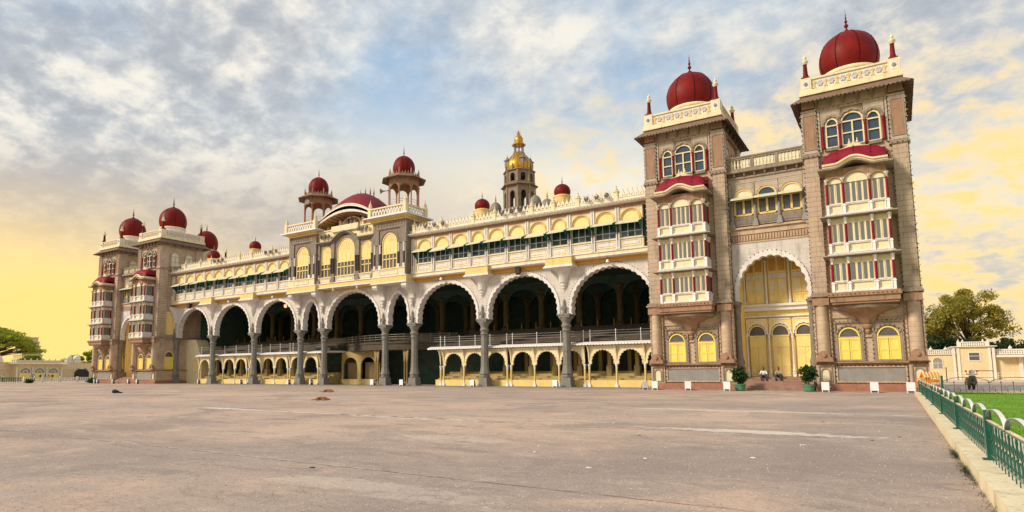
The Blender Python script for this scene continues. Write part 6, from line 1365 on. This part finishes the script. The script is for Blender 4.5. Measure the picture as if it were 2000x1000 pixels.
def scooter(x, y, rz):
    t = thing('scooter', 'parked olive motor scooter seen head-on beyond the dark fence', 'scooter', (x, y, 0), rz); t.scale = (1.15, 1.15, 1.15)
    for yy in (-.62, .62):
        m = MB(); m.lathe([(.24, -.05), (.27, -.03), (.27, .03), (.24, .05), (.15, .05), (.15, -.05)], 0, 0, 18); m.v = [(c, yy+a, .27+b) for a, b, c in m.v]; w = obj('wheel', m, 'rubber', t, 40)
        m = MB(); m.lathe([(.15, -.04), (.15, .04), (.04, .06)], 0, 0, 12); m.v = [(c, yy+a, .27+b) for a, b, c in m.v]; obj('rim', m, 'metal_rail', w)
    m = MB(); m.prism([(-.20, .35), (.20, .35), (.24, .70), (.16, .98), (-.16, .98), (-.24, .70)], -.50, -.40); m.box(-.18, .18, -.42, .1, .30, .36); m.frustum(0, .42, .32, .72, .22, .42, .17, .36); obj('body', m, 'olive_paint', t)
    m = MB(); m.prismx([(-.90, .40), (-.80, .55), (-.55, .60), (-.42, .48), (-.50, .42), (-.62, .50), (-.78, .46)], -.08, .08); obj('front_mudguard', m, 'olive_paint', t)
    m = MB(); m.frustum(0, .38, .72, .82, .16, .38, .13, .34); obj('seat', m, 'black', t)
    m = MB(); m.tube([(-.32, -.36, 1.08), (-.12, -.44, 1.04), (.12, -.44, 1.04), (.32, -.36, 1.08)], .025, 6); m.tube([(0, -.44, 1.04), (0, -.6, .4)], .03, 6); obj('handlebar', m, 'black', t)
    m = MB(); m.lathe([(.09, 0), (.10, .08), (.03, .10)], 0, 0, 12); m.v = [(a, -.47-c, 1.05+b) for a, b, c in m.v]; obj('headlight', m, 'box_white', t)
    for s in (-1, 1): m = MB(); m.tube([(s*.25, -.4, 1.08), (s*.30, -.42, 1.25)], .010, 5); m.lathe([(.05, 1.24), (.065, 1.28), (.05, 1.33)], s*.31, -.42, 8, 0, .3); obj('mirror', m, 'black', t)
    m = MB(); m.lathe([(.13, 1.08), (.17, 1.16), (.16, 1.30), (.08, 1.38), (.02, 1.39)], .02, -.36, 14); obj('helmet', m, 'box_white', t, 40)
scooter(62.1, 5.5, .12)

# ================================================================== low cream building at right
B = thing('low_building', 'low cream building with white balustrade and central square window at right', 'building', (0, 75, 0))
m = MB(); m.box(56, 65.6, 0, 10, 0, 4.2); m.box(65.6, 70.0, -.6, 10, 0, 5.4); m.box(70.0, 110, 0, 10, 0, 4.1); obj('wall', m, 'far_wall', B)
m = MB(); m.box(56, 65.5, -.25, 10.1, 4.2, 4.35); m.box(70.1, 110, -.25, 10.1, 4.1, 4.25); m.box(64.8, 70.8, -1.0, 10.1, 5.4, 5.52); obj('cornice', m, 'far_white', B)
m = MB(); m.box(56, 65.5, -.1, .1, 4.9, 5.05); m.box(70.1, 110, -.1, .1, 4.75, 4.95); m.box(65.7, 69.9, -.7, -.5, 6.1, 6.25); m.box(65.7, 66.3, -.69, -.51, 5.52, 6.1); m.box(69.3, 69.9, -.69, -.51, 5.52, 6.1); obj('coping', m, 'far_white', B)
bm_ = shared('far_baluster', lambda: MB().frustum(0, 0, 0, .30, .07, .07, .13, .07).frustum(0, 0, .30, .56, .13, .07, .07, .07), 'far_white')
for i in range(32): obj('baluster', bm_, None, B, loc=(56.3+i*.29, 0, 4.35))
for i in range(40): obj('baluster', bm_, None, B, loc=(70.3+i*.29, 0, 4.22))
for i in range(10): obj('baluster', bm_, None, B, loc=(66.5+i*.29, -.6, 5.53))
m = MB()
for x, z in ((65.9, 6.25), (66.5, 6.25), (69.1, 6.25), (69.7, 6.25)): m.lathe([(.12, z), (.16, z+.12), (.05, z+.3), (.02, z+.45)], x, -.6, 6)
obj('finial', m, 'far_white', B)
for x in (62.2, 64.2, 72.5, 75.4, 78.3): m = MB(); m.lathe([(.2, 4.95), (.28, 5.1), (.2, 5.3), (.06, 5.4), (.03, 5.6)], x, 0, 8); obj('finial', m, 'far_white', B)
for x in (63.0,):
    m = MB(); m.prism(plate_pts(x, .62, 1.9, 3.1, .6), -.02, .05); w = obj('window', m, 'plaque', B); m = MB(); frame_arch(m, x, .62, 1.9, 3.1, .6, .14, -.08, .02); m.box(x-.62, x+.62, -.05, 0, 2.75, 2.83); m.box(x-.03, x+.03, -.05, 0, 1.9, 3.1); obj('frame', m, 'far_white', w)
m = MB(); m.box(67.2, 68.5, -.62, -.55, 3.2, 4.4); w = obj('window', m, 'dull_glass', B); m = MB(); recess_frame(m, 67.05, 68.65, 3.05, 4.55, .14, -.68, -.6); m.box(67.2, 68.5, -.65, -.6, 3.85, 3.92); obj('frame', m, 'far_white', w)
for x in (65.8, 69.8, 65.2, 70.3): m = MB(); m.box(x-.18, x+.18, -.75, -.5, 0, 5.2); obj('pilaster', m, 'far_white', B)
m = MB(); m.prismx([(0, 4.05), (-1.5, 3.72), (-1.5, 3.62), (0, 3.95)], 70.6, 90); obj('canopy', m, 'far_white', B)
for x in (73.6, 76.6, 79.6): m = MB(); m.box(x-.25, x+.25, -.3, 0, 0, 3.9); obj('pilaster', m, 'far_white', B)
t = thing('white_railing', 'thin white railing in front of the low cream building', 'railing', (0, 66, 0))
for i in range(34): m = shared('white_bar', lambda: MB().box(-.03, .03, -.03, .03, 0, 1.15), 'far_white'); obj('bar', m, None, t, loc=(63.2+i*.55, 0, 0))
for z in (.35, .75, 1.15): m = MB(); m.box(63.2, 81.4, -.025, .025, z-.03, z+.03); obj('rail', m, 'far_white', t)
t = thing('barrier_frame', 'dark square barrier frame with red top bar near the low building', 'barrier', (65.7, 52, 0))
for x in (0, 2.2): m = MB(); m.box(x-.03, x+.03, -.03, .03, 0, 1.5); obj('post', m, 'fence_dark', t)
m = MB(); m.box(0, 2.2, -.03, .03, 1.42, 1.55); obj('top_bar', m, 'red_stone', t); m = MB(); m.box(0, 2.2, -.02, .02, .55, .60); obj('lower_bar', m, 'fence_dark', t)
t = thing('sign_post', 'slim dark post standing before the arched window of the low building', 'post', (62.9, 52, 0)); m = MB(); m.tube([(0, 0, 0), (0, 0, 2.0)], .06, 6); obj('shaft', m, 'fence_dark', t); m = MB(); m.lathe([(.2, 0), (.2, .04), (.06, .1)], 0, 0, 10); obj('foot', m, 'fence_dark', t)
t = thing('ticket_booth', 'small orange and white arched booth at the right edge', 'booth', (73.2, 60, 0)); m = MB(); m.ring([(-.55, 0), (-.55, 1.2)]+arc(0, .55, 1.2, .45, 8)+[(.55, 1.2), (.55, 0)], [(-.8, 0), (-.8, 1.2)]+arc(0, .8, 1.2, .7, 8)+[(.8, 1.2), (.8, 0)], -.3, .3); obj('arch', m, 'orange_paint', t); m = MB(); m.box(.9, 2.6, -.3, .3, 0, 1.3); obj('counter', m, 'far_white', t)

# ================================================================== far left wall and gateway (faces +x)
B = thing('gateway_range', 'distant cream wall with a porch of three yellow arches and a dark gateway at left', 'building', (-125, 0, 0), PI/2)
# local x runs along world +y, local -y faces world +x
m = MB(); m.box(-14, 60, 0, 1.2, 0, 4.5); m.box(-14, 60, -.12, 1.3, 4.5, 4.7); obj('wall', m, 'far_wall', B)
m = MB(); m.box(9.0, 19.2, -2.6, 0, 0, 4.3); obj('porch_wall', m, 'far_wall', B)
m = MB(); m.prismx([(0, 4.75), (-3.8, 4.35), (-3.8, 4.2), (0, 4.45)], 7.6, 20.6); obj('porch_canopy', m, 'far_white', B)
m = MB(); m.box(9.0, 19.2, -2.6, -2.3, 4.6, 5.2); 
for i in range(8): m.lathe([(.15, 5.2), (.2, 5.35), (.04, 5.7)], 9.3+i*1.4, -2.45, 6)
obj('porch_parapet', m, 'far_wall', B)
for x in (10.9, 14.1, 17.3):
    m = MB(); m.prism(plate_pts(x, 1.15, 0, 2.1, 1.1), -2.66, -2.6); a_ = obj('porch_arch', m, 'plaque', B)
    m = MB(); m.box(x-1.15, x+1.15, -2.72, -2.66, 0, 2.0); obj('door', m, 'shutter', a_)
    m = MB(); frame_arch(m, x, 1.15, 0, 2.1, 1.1, .16, -2.78, -2.6); m.ring(arc(x, .45, 2.15, .4, 8), arc(x, .62, 2.15, .56, 8), -2.74, -2.66); obj('arch_frame', m, 'far_white', a_)
for x in (9.0, 12.5, 15.7, 19.2): m = MB(); m.lathe([(.25, 0), (.18, .3), (.18, 3.0), (.3, 3.4)], x, -2.9, 8); obj('porch_column', m, 'far_white', B)
m = MB(); m.prism([(23.6, 0), (23.6, 1.8)]+arc(25.5, 1.9, 1.8, 1.3, 10)[1:-1]+[(27.4, 1.8), (27.4, 0)], -.1, 0); gd = obj('dark_gateway', m, 'black', B)
m = MB(); frame_arch(m, 25.5, 1.95, 0, 1.8, 1.35, .25, -.2, 0); obj('gateway_frame', m, 'far_wall', gd)
m = MB(); m.box(-14, 8.5, -.2, 0, 2.9, 3.1); m.box(20.2, 60, -.2, 0, 3.0, 3.15); obj('string_course', m, 'far_white', B)
for x, z, r in ((22.3, 4.7, .8), (24.3, 4.7, .9), (31.0, 4.7, .7), (6.3, 4.7, .6)):
    m = MB(); m.box(x-r, x+r, -.2, 1.2, z, z+.7); m.lathe(dome_profile(r, z+.7, z+.7+1.5*r), x, .5, 14); m.lathe([(.06, z+.7+1.4*r), (.03, z+1.2+1.5*r)], x, .5, 5); obj('wall_dome', m, 'far_white', B, 50)
t = thing('distant_temple_tower', 'hazy yellow stepped temple tower behind the porch at left', 'tower', (-185, 36, 0))
for i in range(7):
    z = 4+i*1.45; r = 4.4-i*.36; m = MB(); m.box(-r, r, -r*.8, r*.8, z, z+1.1); m.box(-r-.25, r+.25, -r*.8-.25, r*.8+.25, z+1.1, z+1.45)
    for j in range(5): m.box(-r+.3+j*r*.42, -r+.3+j*r*.42+.5, -r*.8-.15, r*.8+.15, z+.1, z+1.0); m.box(-r-.12, r+.12, -r*.6+j*r*.28, -r*.6+j*r*.28+.4, z+.1, z+1.0)
    obj('storey', m, 'far_wall', t)
m = MB(); m.box(-5, 5, -4, 4, 0, 4); obj('base', m, 'far_wall', t)
t = thing('far_railing', 'white railing with posts across the far left edge of the forecourt', 'railing', (-84, 0, 0))
for i in range(40): m = shared('far_bar', lambda: MB().box(-.05, .05, -.07, .07, .1, .95), 'far_white'); obj('bar', m, None, t, loc=(0, -4.0+i*.34, 0))
for z in (.25, .95): m = MB(); m.box(-.06, .06, -4.3, 9.6, z-.06, z+.06); obj('rail', m, 'far_white', t)
for y in (-4.3, -1.0, 2.3, 5.6, 9.6): m = MB(); m.box(-.15, .15, y-.15, y+.15, 0, 1.15); obj('post', m, 'far_white', t)
t = thing('far_green_fence', 'low green fence at the far left edge below the umbrella tree', 'fence', (-84, 0, 0))
for i in range(30): m = shared('far_green_bar', lambda: MB().box(-.04, .04, -.05, .05, 0, 1.05), 'fence_green'); obj('bar', m, None, t, loc=(0, -16.0+i*.38, 0))
for z in (.3, .9): m = MB(); m.box(-.05, .05, -16.2, -4.6, z-.05, z+.05); obj('rail', m, 'fence_green', t)
m = MB(); m.box(-160, -84.4, -60, 60, -.3, .02); struct('far_court', m, 'sandy')
m = MB(); m.box(-260, -160, -120, 160, -.3, .015); struct('far_lawn', m, 'lawn')
